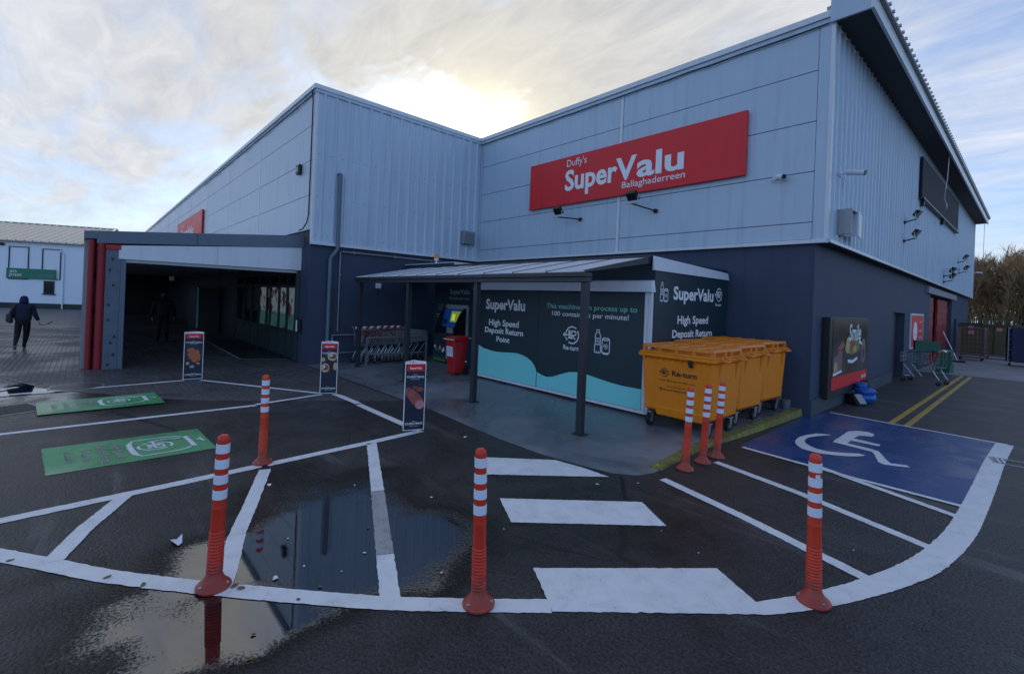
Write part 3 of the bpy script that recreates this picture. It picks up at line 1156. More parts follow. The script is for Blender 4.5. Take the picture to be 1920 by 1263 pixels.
box('panel_backing', M['joint'], SM, -2.9, -2.64, 10.3, 42.05, 3.3, 7.3)
y = 10.275
while y < 42.0:
    y2 = min(y + 1.0, 42.05)
    ribbed('cladding_sheet', M['clad_side'], 'y', -2.612, y, y2 - .004, ZB, ztop(y), ztop(y2), 1, depth=.048, crown=.020, foot=.042)
    y = y2
box('base_flashing', M['trim'], SM, -2.80, -2.565, 10.28, 42.1, 3.30, 3.357)
MB().box(-2.798, -2.60, 10.3, 42.1, 3.288, 3.299).build('base_soffit', M['joint'], SM, world=True)
XO = -2.05
y = 10.15
while y < 41.9:
    y2 = min(y + 3.12, 41.95)
    MB().hull8([(-2.60, y + .006, ztop(y)), (XO, y + .006, ztop(y) + .01), (XO, y2 - .006, ztop(y2) + .01), (-2.60, y2 - .006, ztop(y2)),
                (-2.60, y + .006, ztop(y) + .03), (XO, y + .006, ztop(y) + .04), (XO, y2 - .006, ztop(y2) + .04), (-2.60, y2 - .006, ztop(y2) + .03)]).build('soffit_panel', M['ceil'], SM, world=True)
    y = y2
y0, y1 = 10.10, 42.0
MB().hull8([(XO, y0, ztop(y0) - .03), (XO + .05, y0, ztop(y0) - .03), (XO + .05, y1, ztop(y1) - .03), (XO, y1, ztop(y1) - .03),
            (XO, y0, ztop(y0) + .24), (XO + .05, y0, ztop(y0) + .24), (XO + .05, y1, ztop(y1) + .24), (XO, y1, ztop(y1) + .24)]).build('barge_board', M['trim'], SM, world=True)
MB().hull8([(-2.75, y0 + .1, ztop(y0) + .28), (XO + .12, y0, ztop(y0) + .25), (XO + .12, y1, ztop(y1) + .25), (-2.75, y1, ztop(y1) + .28),
            (-2.75, y0 + .1, ztop(y0) + .33), (XO + .12, y0, ztop(y0) + .30), (XO + .12, y1, ztop(y1) + .30), (-2.75, y1, ztop(y1) + .33)]).build('roof_edge', M['galv'], SM, world=True)
mb = MB()
k = 0
y = 10.2
while y < 41.9:
    mb.box(XO + .09, XO + .15, y, y + .06, ztop(y) + .301, ztop(y) + .35)
    y += .333
tag(mb.build('roof_ribs', M['galv'], SM, world=True), kind='stuff')
MB().box(-2.66, XO - .002, 10.10, 10.148, 7.37, 8.02).build('gable_end_cap', M['clad'], SM, world=True)
# downpipe and conduits on W2
mb = MB()
mb.cyl((-13.06, 5.19, 3.2), (-13.06, 5.19, 5.28), .055, n=12)
mb.cyl((-13.06, 5.19, 3.2), (-13.10, 5.02, 2.95), .055, n=12)
mb.cyl((-13.10, 5.02, 2.95), (-13.10, 5.02, .0), .055, n=12)
mb.cyl((-13.06, 5.19, 5.28), (-13.20, 5.19, 5.30), .055, n=12)
mb.build('downpipe', M['pipe'], SM, smooth=True, world=True)
mb = MB()
mb.cyl((-13.16, 5.35, 3.16), (-13.16, 10.1, 3.16), .025, n=8)
mb.cyl((-13.17, 5.32, 3.15), (-13.17, 5.32, .9), .018, n=8)
for yy in (5.7, 7.0, 8.3, 9.5):
    mb.box(-13.22, -13.11, yy - .02, yy + .02, 3.12, 3.20)
for zz in (1.9, 2.5):
    mb.box(-13.22, -13.13, 5.29, 5.35, zz - .015, zz + .015)
mb.build('conduit', M['galv'], SM, smooth=True, world=True)

# ---- shopfront under the covered passage (plane y = 4.5)
box('shopfront_header', M['frame_dark'], SM, -40, -13.95, 4.56, 4.70, 2.45, 3.2)
mul = [-14.15, -14.95, -15.75, -16.7, -17.05, -18.0, -19.0, -20.0, -21.2]
for i, x in enumerate(mul):
    box('mullion', M['frame_dark'], SM, x - .03, x + .03, 4.46, 4.56, 0, 2.45)
box('transom', M['frame_dark'], SM, -21.2, -14.1, 4.47, 4.555, 2.10, 2.16)
box('sill_rail', M['frame_dark'], SM, -21.2, -14.1, 4.465, 4.555, .78, .84)
glass_m, gnt, gb = new_mat('shop_glass')
gb.inputs['Base Color'].default_value = (.02, .025, .028, 1)
gb.inputs['Roughness'].default_value = .04
gb.inputs['Alpha'].default_value = .35
M['glass'] = glass_m
pm, pnt, pb = new_mat('window_graphic')
tc_ = pnt.nodes.new('ShaderNodeTexCoord')
wv = nnoise(pnt, tc_.outputs['Object'], 1.9, 3, .5, 1.6)
sp_ = pnt.nodes.new('ShaderNodeSeparateXYZ')
pnt.links.new(tc_.outputs['Object'], sp_.inputs[0])
zz = nrange(pnt, sp_.outputs[2], 1.28, 1.36)
cc = nmix(pnt, zz, (.10, .33, .33), (.50, .66, .70))
cc = nmix(pnt, nrange(pnt, wv, .53, .57), cc, (.13, .035, .04))
pnt.links.new(cc, pb.inputs['Base Color'])
pb.inputs['Roughness'].default_value = .3
pnt.links.new(cc, pb.inputs['Emission Color'])
pb.inputs['Emission Strength'].default_value = .16   # shop light behind the film
M['graphic'] = pm
for i in range(len(mul) - 1):
    a, b_ = mul[i + 1] + .03, mul[i] - .03
    if b_ - a < .2:
        box('pilaster', M['frame_dark'], SM, a, b_, 4.47, 4.55, 0, 2.45)
        continue
    box('lower_panel', M['door_green'], SM, a + .01, b_ - .01, 4.49, 4.53, .04, .775, bevel=.008)
    pn = box('window_pane', M['glass'], SM, a, b_, 4.505, 4.515, .845, 2.095)
    box('window_pane', M['glass'], SM, a, b_, 4.505, 4.515, 2.165, 2.44)
    if i < 5:
        MB().add([(a, 4.522, .85), (b_, 4.522, .85), (b_, 4.522, 2.09), (a, 4.522, 2.09)], [(0, 1, 2, 3)]).build('window_graphic', M['graphic'], SM, world=True)
    else:
        MB().add([(a, 4.524, .85), (b_, 4.524, .85), (b_, 4.524, 1.7 if i > 5 else 1.9), (a, 4.524, 1.7)], [(0, 1, 2, 3)]).build('window_graphic', M['red_paint'] if False else M['dark'], SM, world=True)
box('inner_wall', M['dark'], SM, -61, -14, 7.4, 7.5, 0, 3.2)
box('shop_wall', M['frame_dark'], SM, -42, -21.24, 4.5, 4.55, 0, 2.44)

# ------------------------------------------------------------------ covered entrance
A_ = np.array([-14.39, .43])
B_ = np.array([-13.95, 4.5])
EN = empty('entrance_canopy', (-14.3, .5, 0), 0, 'low covered shop entrance with dark sloping fascia and pale shutter box', 'canopy')


def ef(y, off=0.0):
    """x of the entrance face at y"""
    return A_[0] + (B_[0] - A_[0]) * (y - A_[1]) / (B_[1] - A_[1]) + off


def epanel(name, mt, y0, y1, zb0, zb1, zt0, zt1, o0, o1):
    return MB().hull8([(ef(y0, o0), y0, zb0), (ef(y0, o1), y0, zb0), (ef(y1, o1), y1, zb1), (ef(y1, o0), y1, zb1),
                       (ef(y0, o0), y0, zt0), (ef(y0, o1), y0, zt0), (ef(y1, o1), y1, zt1), (ef(y1, o0), y1, zt1)]).build(name, mt, EN, world=True)


epanel('fascia', M['pipe'], .17, 2.05, 2.90, 3.04, 3.18, 3.34, -.1, .10)
epanel('fascia', M['pipe'], 2.06, 4.56, 3.04, 3.23, 3.34, 3.57, -.1, .10)
epanel('fascia', M['pipe'], -.05, .165, 2.985, 3.0, 3.16, 3.18, -.1, .10)
epanel('shutter_box', M['white_metal'], .56, 2.5, 2.575, 2.58, 2.885, 3.055, -.12, .075)
epanel('shutter_box', M['white_metal'], 2.506, 4.55, 2.58, 2.585, 3.056, 3.235, -.12, .075)
epanel('shutter_bar', M['galv'], .68, 4.45, 2.50, 2.50, 2.572, 2.572, -.05, .03)
MB().box(ef(.45) - .12, ef(.45) + .07, .335, .60, 0, 2.78).build('pillar', M['pillar'], EN, world=True)
_rs = random.Random(3)
for k in range(9):
    zz_ = [.12, .35, .62, .75, 1.15, 1.5, 1.95, 2.3, 2.55][k]
    yy_ = .40 + _rs.random() * .15
    print_poly([(yy_ + _rs.uniform(.015, .04) * math.cos(t_) , zz_ + _rs.uniform(.02, .06) * math.sin(t_)) for t_ in np.linspace(0, 5.6, 8)], M['rust'], EN, (ef(.45) + .0725, 0, 0), YR, ZU, 'rust_patch')
MB().box(ef(.6) - .03, ef(.6) + .06, .605, .70, 0, 2.56).build('shutter_guide', M['pipe'], EN, world=True)
MB().box(ef(.45) - .10, ef(.45) + .10, .33, .60, 2.785, 2.885).build('gutter_outlet', M['red_plastic'], EN, world=True)
epanel('shutter_guide', M['frame_dark'], 4.40, 4.49, 0, 0, 2.56, 2.56, -.06, .05)
for y, r, zt in ((.085, .058, 2.97), (.26, .078, 2.90)):
    mb = MB().cyl((ef(y, .05), y, 0), (ef(y, .05), y, zt), r, n=16)
    mb.cyl((ef(y, .05), y, zt - .14), (ef(y, .05), y, zt - .08), r * 1.12, n=16)
    mb.build('downpipe', M['red_paint'], EN, smooth=True, world=True)
MB().hull8([(-42, -.05, 3.0), (ef(0, -.11), -.05, 3.0), (ef(4.6, -.11), 4.48, 3.24), (-42, 4.48, 3.24), (-42, -.05, 3.12), (ef(0, -.11), -.05, 3.12), (ef(4.6, -.11), 4.48, 3.42), (-42, 4.48, 3.42)]).build('roof', M['galv'], EN, world=True)
box('side_wall', M['grey_print'], EN, -42, -14.6, -.04, .06, 0, .55)
box('side_wall', M['grey_print'], EN, -16.6, -14.6, -.04, .06, .552, 2.98)
box('wall_rail', M['grey_print'], EN, -42, -16.62, -.04, .06, 2.5, 2.98)
_sm = MB().box(-.09, .09, -.03, .05, .552, 2.498).mesh('slat')
_sm.materials.append(M['grey_print'])
for i in range(64):
    o = bpy.data.objects.new('slat', _sm)
    col.objects.link(o)
    o.parent = EN
    o.location = np.array((-16.9 - i * .39, 0, 0)) - np.array(EN.location)
box('end_wall', M['ceil'], EN, -42.2, -42.02, -.04, 4.5, 0, 3.2)
for x in (-17.5, -21, -25, -30, -35):
    box('roof_beam', M['grey_print'], EN, x - .08, x + .08, .08, 4.44, 2.62, 2.95)
# lobby and draught screen at the shop door
LB = empty('lobby_screen', (-24.6, 3.9, 0), 0, 'dark lobby screen with a pale teal poster beside the shop door', 'screen')
box('screen_panel', M['frame_dark'], LB, -24.3, -24.2, 3.75, 4.44, 0, 2.0)
box('screen_panel', M['frame_dark'], LB, -27.0, -24.32, 3.66, 3.74, 0, 2.05)
box('poster', M['teal'], LB, -24.32, -24.18, 3.62, 3.655, .25, 2.0)
# trodden door mat with pale border in the passage
mat_o = flat('entrance_mat', [(-15.0, 3.3), (-14.45, 4.42), (-21.3, 4.42), (-21.3, 3.42)], M['frame_dark'], .0165, parent=pav)
for P in ([(-15.0, 3.3), (-21.3, 3.42)], [(-21.3, 3.42), (-21.3, 4.42)], [(-15.0, 3.3), (-14.45, 4.42)]):
    flat('mat_border', strip_pts(P, .09), M['yard'], .019, parent=pav)

# ------------------------------------------------------------------ wall signs and fittings
SG = empty('shop_sign', (-7.3, 10.18, 4.776), 0, 'big red supermarket fascia sign with white lettering over two floodlights', 'sign')
box('board', M['red_sign'], SG, -10.527, -4.085, 10.10, 10.165, 4.777, 6.132, bevel=.006)
box('mounting_rail', M['galv'], SG, -10.4, -4.2, 10.166, 10.199, 5.0, 5.06)
box('mounting_rail', M['galv'], SG, -10.4, -4.2, 10.166, 10.199, 5.85, 5.91)
SY = 10.094
PL = lambda px, py: PY(px, py, SY)
letters("Duffy's", M['white_print'], SG, (-9.03, SY, 5.84), XR, ZU, .20, .71)
letters('Super', M['white_print'], SG, (-9.08, SY, 5.175), XR, ZU, .56, 1.79)
letters('V', M['white_print'], SG, (-7.34, SY, 5.175), XR, ZU, .57, .62)
letters('alu', M['white_print'], SG, (-6.71, SY, 5.175), XR, ZU, .56, 1.25)
letters('Ballaghaderreen', M['white_print'], SG, (-7.13, SY, 4.95), XR, ZU, .165, 1.71)

S2 = empty('shop_sign', (-33.5, 4.47, 4.2), 0, 'red supermarket sign high on the long wall beyond the entrance canopy', 'sign')
box('board', M['red_sign'], S2, -38.0, -29.15, 4.40, 4.468, 4.1, 6.1, bevel=.006)
letters("Duffy's", M['white_print'], S2, (-36.2, 4.394, 5.68), XR, ZU, .24, 1.2)
letters('SuperValu', M['white_print'], S2, (-36.2, 4.394, 5.0), XR, ZU, .56, 4.6)


def floodlight(name, mount, tip, up_tilt, label, group=None, size=.17, face=(0, 1, .35)):
    """arm from a wall plate to a yoke-held lamp head; face = direction the lamp shines"""
    r = empty(name, mount, 0, label, 'floodlight', group)
    m0, t0 = np.zeros(3), np.array(tip) - np.array(mount)
    MB().cyl(m0, m0 + (t0 - m0) * .12, .05, n=10).build('wall_plate', M['black'], r)
    MB().cyl(m0, t0, .018, n=8).build('arm', M['black'], r)
    fz = np.array(face, float)
    fz /= np.linalg.norm(fz)
    side = np.cross(fz, (0, 0, 1.0))
    side /= np.linalg.norm(side)
    upv = np.cross(side, fz)
    c = t0 + np.array((0, 0, size * .9))
    mb = MB()
    P = lambda a, b_, d: c + side * a + upv * b_ + fz * d
    s, t = size * .78, size * .62
    mb.hull8([P(-s * .8, -t * .8, -.05), P(s * .8, -t * .8, -.05), P(s * .8, t * .8, -.05), P(-s * .8, t * .8, -.05), P(-s, -t, .05), P(s, -t, .05), P(s, t, .05), P(-s, t, .05)])
    mb.build('lamp_head', M['black'], r, bevel=.006)
    MB().add([P(-s * .85, -t * .85, .053), P(s * .85, -t * .85, .053), P(s * .85, t * .85, .053), P(-s * .85, t * .85, .053)], [(0, 1, 2, 3)]).build('lens', M['steel'], r)
    mb = MB()
    for k in (-1, 1):
        mb.cyl(t0, t0 + side * k * s * 1.1, .01, n=6)
        mb.cyl(t0 + side * k * s * 1.1, P(k * s * 1.1, 0, 0), .01, n=6)
    mb.build('yoke', M['steel'], r)
    return r


FG = 'floodlights on the shop walls'
floodlight('floodlight', (-8.50, 10.19, 4.31), (-9.0, 9.75, 4.36), 0, 'black floodlight on an arm below the left end of the big red sign', FG, .19, (.05, 1, .75))
floodlight('floodlight', (-6.16, 10.19, 4.27), (-6.55, 9.70, 4.42), 0, 'black floodlight on an arm below the middle of the big red sign', FG, .20, (.05, 1, .75))
WF = -2.575
for (y, z, dy, lab) in ((17.6, 4.70, .0, 'upper black floodlight on the ribbed side wall below the dark panel'), (17.55, 4.15, .0, 'lower black floodlight on the ribbed side wall below the dark panel'),
                        (32.2, 4.77, 0, 'upper black floodlight near the rear end of the ribbed side wall'), (32.8, 4.29, 0, 'lower black floodlight near the rear end of the ribbed side wall'),
                        (26.9, 3.74, 0, 'upper of two small floodlights just above the loading doors'), (26.95, 3.50, 0, 'lower of two small floodlights just above the loading doors')):
    floodlight('floodlight', (WF, y, z), (WF + .30, y - .1, z + .06), 0, lab, FG, .17 if y < 20 else .22, (.8, -.1, -.55))


def cctv(mount, d, label, L=.3):
    r = empty('security_camera', mount, 0, label, 'camera', 'white security cameras on the shop walls')
    d = np.array(d, float)
    d /= np.linalg.norm(d)
    n = np.array((d[0], d[1], 0))
    MB().cyl((0, 0, 0), n * .03, .06, n=14).build('wall_plate', M['white_metal'], r, smooth=True)
    MB().cyl(n * .03, n * .14 + np.array((0, 0, .03)), .02, n=8).build('bracket', M['white_metal'], r)
    a = n * .12 + np.array((0, 0, .03))
    MB().cyl(a, a + d * L, .055, n=14).build('housing', M['white_metal'], r, smooth=True)
    MB().cyl(a + d * L, a + d * (L + .012), .048, n=14).build('lens', M['black'], r)
    return r


cctv((-3.55, 10.19, 4.60), (.8, -.55, -.2), 'white security camera to the right of the big red sign', .16)
cctv((WF, 10.78, 4.66), (.9, -.1, -.2), 'white security camera on the ribbed wall near the corner')
cctv((WF, 27.85, 4.12), (.9, -.1, -.2), 'white security camera on the ribbed wall above the loading doors')
cctv((WF, 41.9, 4.94), (.9, -.1, -.2), 'white security camera at the rear corner of the ribbed wall')

r = empty('alarm_box', (-14.25, 4.5, 5.34), 0, 'dark alarm box high on the long wall beside the corner', 'alarm box')
MB().box(-.13, .13, -.10, -.002, 0, .28).build('case', M['black'], r, bevel=.02)
MB().box(-.10, .10, -.112, -.101, .06, .2).build('lens', M['grey_print'], r, bevel=.005)
r = empty('wall_vent', (-13.13, 9.68, 3.84), 0, 'grey louvred vent box on the ribbed wall above the canopy', 'vent')
MB().box(0, .16, -.24, .24, 0, .44).build('case', M['galv'], r, bevel=.008)
for k in range(6):
    MB().hull8([(.161, -.20, .05 + k * .06), (.185, -.20, .04 + k * .06), (.185, .20, .04 + k * .06), (.161, .20, .05 + k * .06), (.161, -.20, .095 + k * .06), (.166, -.20, .095 + k * .06), (.166, .20, .095 + k * .06), (.161, .20, .095 + k * .06)]).build('louvre', M['galv'], r)
r = empty('meter_box', (-2.58, 10.95, 3.5), 0, 'open pale metal cabinet on the ribbed wall by the corner', 'cabinet')
MB().box(0, .025, -.22, .22, 0, .48).build('back_plate', M['galv'], r)
MB().box(.026, .24, .19, .22, 0, .48).build('side_panel', M['white_metal'], r)
MB().box(.026, .24, -.22, -.19, 0, .48).build('side_panel', M['galv'], r)
MB().box(.026, .24, -.19, .19, .45, .48).build('top_panel', M['galv'], r)
MB().hull8([(.245, .22, 0), (.26, .22, 0), (.20, .75, 0), (.185, .75, 0), (.245, .22, .48), (.26, .22, .48), (.20, .75, .48), (.185, .75, .48)]).build('door', M['white_metal'], r)
MB().box(.03, .12, -.15, .05, .08, .36).build('switchgear', M['blue_plastic'], r)
# dark blank sign panel high on the side wall
r = empty('blank_sign', (-2.56, 25.2, 5.8), 0, 'long blank dark panel high on the ribbed side wall', 'sign')
k = .0195
def yz(y, z):
    return (y - 25.2, z + k * (y - 19.8) - 5.8)
q = [yz(19.85, 5.84), yz(30.7, 5.86), yz(30.7, 7.26), yz(19.85, 7.14)]
MB().hull8([(0, *q[0]), (.08, *q[0]), (.08, *q[1]), (0, *q[1]), (0, *q[3]), (.08, *q[3]), (.08, *q[2]), (0, *q[2])]).build('board', M['slate'], r)
a, b_ = q[0], q[1]
MB().hull8([(0, a[0], a[1] - .05), (.13, a[0], a[1] - .05), (.13, b_[0], b_[1] - .05), (0, b_[0], b_[1] - .05), (0, a[0], a[1] - .004), (.13, a[0], a[1] - .004), (.13, b_[0], b_[1] - .004), (0, b_[0], b_[1] - .004)]).build('bottom_rail', M['char'], r)
for y in (20.3, 25.4):
    c = yz(y, 5.72)
    MB().box(.0, .09, c[0] - .06, c[0] + .06, c[1] - .12, c[1] + .06).build('bracket', M['black'], r)
# loose cables
def cable(pts, rad, label, m_='black', grp=None):
    c = np.array(pts[0], float)
    r = MB().tube([np.array(p) - c for p in pts], rad, 6).build('cable', M[m_])
    r.location = tuple(c)
    return tag(r, label, 'cable', grp)


cable([(-13.40, 4.44, 7.6), (-13.33, 4.46, 7.2), (-13.35, 4.47, 5.5), (-13.36, 4.47, 4.1), (-13.40, 4.45, 3.9), (-13.55, 4.40, 3.72), (-13.72, 4.35, 3.68)], .018, 'black cable running down the corner of the long wall')
pc = []
for i in range(33):
    x = -13.1 + i * .325
    pc.append((x, 10.15, 7.385 - .022 * (i % 4 in (1, 2)) - .012 * (i % 3 == 1)))
cable(pc, .012, 'thin dark cable looped under the parapet above the red sign')
pc = []
for i in range(30):
    x = -13.5 - i * .55
    pc.append((x, 4.465, 7.40 - .05 * (i % 5 in (2, 3))))
cable(pc, .011, 'thin dark cable looped under the parapet of the long wall')
cable([(-2.1, 22.3, ztop(22.3) + .0), (-2.12, 22.3, 6.9), (-2.16, 22.25, 6.45), (-2.2, 22.5, 6.2), (-2.16, 22.8, 6.05), (-2.14, 22.6, 5.85), (-2.12, 22.2, 5.95)], .014, 'loose white cable hanging from the soffit before the dark panel', 'white_metal')
cable([(-2.1, 40.6, ztop(40.6)), (-2.1, 40.6, 5.2)], .012, 'thin pale cable hanging from the rear end of the soffit', 'galv')
# junction box and wall unit
r = empty('junction_box', (-13.2, 6.5, 2.17), 0, 'small white junction box on the navy wall under the canopy', 'box')
MB().box(0, .09, -.08, .08, 0, .16).build('case', M['white_metal'], r, bevel=.01)
MB().box(.091, .097, -.05, .05, .04, .12).build('cover', M['white_print'], r)
r = empty('wall_dispenser', (-13.66, 4.49, .85), 0, 'narrow white and black dispenser on the wall beside the shutter guide', 'dispenser')
MB().box(-.07, .07, -.11, -.002, 0, .36).build('case', M['black'], r, bevel=.01)
MB().box(-.055, .02, -.13, -.112, .03, .34).build('cover', M['white_print'], r, bevel=.006)

# ------------------------------------------------------------------ posters on the side wall
PO = empty('poster_frame', (-2.80, 12.53, .27), 0, 'large framed food poster reading Smile on the side wall', 'poster')
box('frame', M['black'], PO, -2.798, -2.66, 10.89, 14.17, .265, 1.895, bevel=.01)
ppm, ppt, ppb = new_mat('poster_food')
tc_ = ppt.nodes.new('ShaderNodeTexCoord')
n1 = nnoise(ppt, tc_.outputs['Object'], 1.6, 4, .6, 1.0)
n2_ = nnoise(ppt, tc_.outputs['Object'], 3.3, 3, .6, .4)
cc = nmix(ppt, nrange(ppt, n1, .4, .75), (.016, .014, .012), (.075, .06, .045))
cc = nmix(ppt, nrange(ppt, n2_, .62, .72), cc, (.10, .16, .035))
ppt.links.new(cc, ppb.inputs['Base Color'])
ppb.inputs['Roughness'].default_value = .25
PXW = -2.655


def pp(pts, mt, d=0.0, name='print'):
    return print_poly(pts, mt, PO, (PXW + d, 11.08, .42), YR, ZU, name)


W_, H_ = 2.95, 1.42
M['poster'] = ppm
pp([(0, .26), (W_, .26), (W_, H_), (0, H_)], ppm)
pp([(0, 0), (W_, 0), (W_, .258), (0, .258)], M['red_sign'], .001)
M['salad'] = mat('salad', (.16, .22, .05), .5, var=.8, ns=9)
M['meat'] = mat('meat', (.30, .07, .045), .5, var=.7, ns=11)
M['food_y'] = mat('food_yellow', (.55, .42, .14), .5, var=.5, ns=14)
M['napkin'] = mat('napkin', (.62, .22, .25), .6)
M['can_p'] = mat('can_pink', (.24, .12, .15), .4, var=.9, ns=9)
M['ham'] = mat('ham_print', (.36, .09, .075), .45, var=.7, ns=14)
pp([(.35, .84), (.75, .98), (.95, .88), (.6, .79)], M['ham'], .002)
pp(ell(1.55, .80, .72, .34, 24, 180, 360), M['char'], .002)
pp(ell(1.55, .82, .66, .15, 24), M['salad'], .004)
pp(ell(1.45, .92, .30, .16, 16), M['meat'], .005)
pp(ell(1.15, .88, .16, .18, 12), M['food_y'], .006)
pp(ell(1.95, .90, .18, .15, 12), M['salad'], .006)
pp(ell(1.75, .78, .14, .08, 12), M['food_y'], .007)
pp([(2.1, .90), (2.5, .84), (2.2, .98)], M['white_print'], .004)
pp([(.08, .30), (.72, .36), (.74, .78), (.45, .80), (.40, .72), (.10, .66)], M['can_p'], .003)
pp([(.08, .28), (.72, .33), (.73, .38), (.08, .34)], M['white_print'], .004)
pp([(.14, .36), (.36, .39), (.36, .56), (.14, .54)], M['food_y'], .005)
pp(ell(2.55, .70, .24, .30, 18), M['can_p'], .003)
pp(ell(2.55, .64, .11, .12, 14), M['char'], .004)
pp([(1.2, .50), (1.6, .47), (2.0, .53), (2.0, .60), (1.6, .54), (1.2, .57)], M['white_print'], .004)
letters('Smile', M['white_print'], PO, (PXW + .008, 11.08 + 1.20, 1.40), YR, ZU, .36, 1.05, shear=.12)
letters('SuperValu', M['white_print'], PO, (PXW + .008, 11.08 + 2.42, .50), YR, ZU, .085, .46)

RS = empty('notice_board', (-2.80, 22.3, .87), 0, 'red rectangular notice with a white disc on the side wall by the trolley', 'sign')
box('frame', M['white_metal'], RS, -2.798, -2.76, 20.9, 23.62, .87, 2.09)
MB().add([(-2.757, 20.98, .92), (-2.757, 23.54, .92), (-2.757, 23.54, 2.03), (-2.757, 20.98, 2.03)], [(0, 1, 2, 3)]).build('panel', M['red_sign'], RS, world=True)
print_poly(ell(21.75, 1.45, .42, .36, 24), M['white_print'], RS, (-2.755, 0, 0), YR, ZU)
for z, w_, n in ((1.80, .5, 4), (1.47, 1.0, 7), (1.23, .8, 8), (1.10, .6, 6)):
    scribble(M['white_print'], RS, (-2.754, 22.9 - w_ / 2, z - .04), YR, ZU, w_, .09, n)
scribble(M['grey_print'], RS, (-2.754, 21.55, 1.33), YR, ZU, .4, .07, 5)

# ------------------------------------------------------------------ deposit return kiosk
KY = 7.226
KI = empty('return_kiosk', (-6.9, 8.7, slabz(8.7)), 0, 'dark green deposit return kiosk with a teal wave under the lean-to canopy', 'kiosk')
box('body', M['kiosk'], KI, -9.34, -4.40, 7.30, 10.18, .14, 2.80)
box('base_frame', M['rubber'], KI, -9.30, -4.46, 7.34, 10.15, slabz(7.3) - .002, .138)
for x0, x1 in ((-9.34, -7.104), (-7.096, -4.53)):
    box('front_panel', M['kiosk'], KI, x0, x1, KY, 7.296, .155, 2.20, bevel=.003)
box('bottom_trim', M['white_metal'], KI, -9.34, -4.45, KY - .012, 7.29, .095, .150)
wv1 = [(-9.335, .157), (-7.11, .157), (-7.11, .50), (-7.18, .60), (-7.28, .68), (-7.40, .735), (-7.55, .775), (-7.75, .795), (-7.98, .785), (-8.18, .765), (-8.45, .755), (-8.70, .770), (-8.95, .80), (-9.15, .86), (-9.335, .93)]
wv2 = [(-7.09, .157), (-4.535, .157), (-4.535, .515), (-4.9, .515), (-5.15, .53), (-5.45, .565), (-5.75, .605), (-6.0, .613), (-6.2, .585), (-6.42, .51), (-6.62, .435), (-6.8, .405), (-6.95, .425), (-7.09, .47)]
print_poly(wv1, M['teal'], KI, (0, KY - .003, 0), XR, ZU, 'wave_print')
print_poly(wv2, M['teal'], KI, (0, KY - .003, 0), XR, ZU, 'wave_print')
MB().hull8([(-9.36, KY - .07, 2.21), (-4.37, KY - .07, 2.21), (-4.37, 7.298, 2.21), (-9.36, 7.298, 2.21), (-9.30, KY - .02, 2.40), (-4.40, KY - .02, 2.40), (-4.40, 7.298, 2.42), (-9.30, 7.298, 2.42)]).build('gutter', M['white_metal'], KI, world=True)
box('corner_post', M['white_metal'], KI, -4.525, -4.46, KY - .005, 7.297, .155, 2.205)
box('corner_post', M['white_metal'], KI, -4.455, -4.405, KY + .006, 7.297, .10, 2.205)
for z in (2.26, 2.35):
    for x in (-9.0, -7.6, -6.2, -4.95, -4.6):
        pass
MB().hull8([(-4.402, 7.22, 2.59), (-4.36, 7.22, 2.59), (-4.36, 10.19, 2.585), (-4.402, 10.19, 2.585), (-4.402, 7.22, 2.835), (-4.385, 7.22, 2.835), (-4.385, 10.17, 2.73), (-4.402, 10.17, 2.73)]).build('side_fascia', M['white_metal'], KI, world=True)
MB().hull8([(-9.34, 7.27, 2.802), (-4.405, 7.27, 2.802), (-4.405, 10.18, 2.70), (-9.34, 10.18, 2.70), (-9.34, 7.27, 2.835), (-4.405, 7.27, 2.835), (-4.405, 10.18, 2.72), (-9.34, 10.18, 2.72)]).build('roof', M['kiosk'], KI, world=True)
box('side_panel', M['kiosk'], KI, -4.399, -4.390, 7.30, 10.16, .20, 2.585)
FY = KY - .006
letters('SuperValu', M['white_print'], KI, (-8.90, FY, 1.755), XR, ZU, .235, 1.37)
letters('High Speed', M['white_print'], KI, (-8.76, FY, 1.37), XR, ZU, .142, 1.05)
letters('Deposit Return', M['white_print'], KI, (-8.90, FY, 1.19), XR, ZU, .128, 1.34)
letters('Point', M['white_print'], KI, (-8.46, FY, 1.0), XR, ZU, .12, .46)
letters('This machine can process up to', M['mint_print'], KI, (-6.88, FY, 1.848), XR, ZU, .098, 2.21)
letters('100 containers per minute!', M['white_print'], KI, (-6.71, FY, 1.70), XR, ZU, .094, 1.87)
return_logo(M['white_print'], KI, (-6.145, FY, 1.33), XR, ZU, .165)
letters('Re-turn', M['white_print'], KI, (-6.365, FY, 1.03), XR, ZU, .095, .41)
bottle_can(M['white_print'], KI, (-5.585, FY, 1.04), XR, ZU, .45)
FX = -4.386
letters('SuperValu', M['white_print'], KI, (FX, 7.93, 2.115), YR, ZU, .235, 1.60)
letters('High Speed', M['white_print'], KI, (FX, 8.11, 1.665), YR, ZU, .15, 1.22)
letters('Deposit Return', M['white_print'], KI, (FX, 7.94, 1.41), YR, ZU, .14, 1.58)
letters('Point', M['white_print'], KI, (FX, 8.46, 1.16), YR, ZU, .14, .55)
bottle_can(M['white_print'], KI, (FX, 7.47, 2.06), YR, ZU, .34, w=.05)
return_logo(M['white_print'], KI, (FX, 9.78, 2.26), YR, ZU, .13)
letters('Re-turn', M['white_print'], KI, (FX, 9.63, 2.03), YR, ZU, .055, .27)

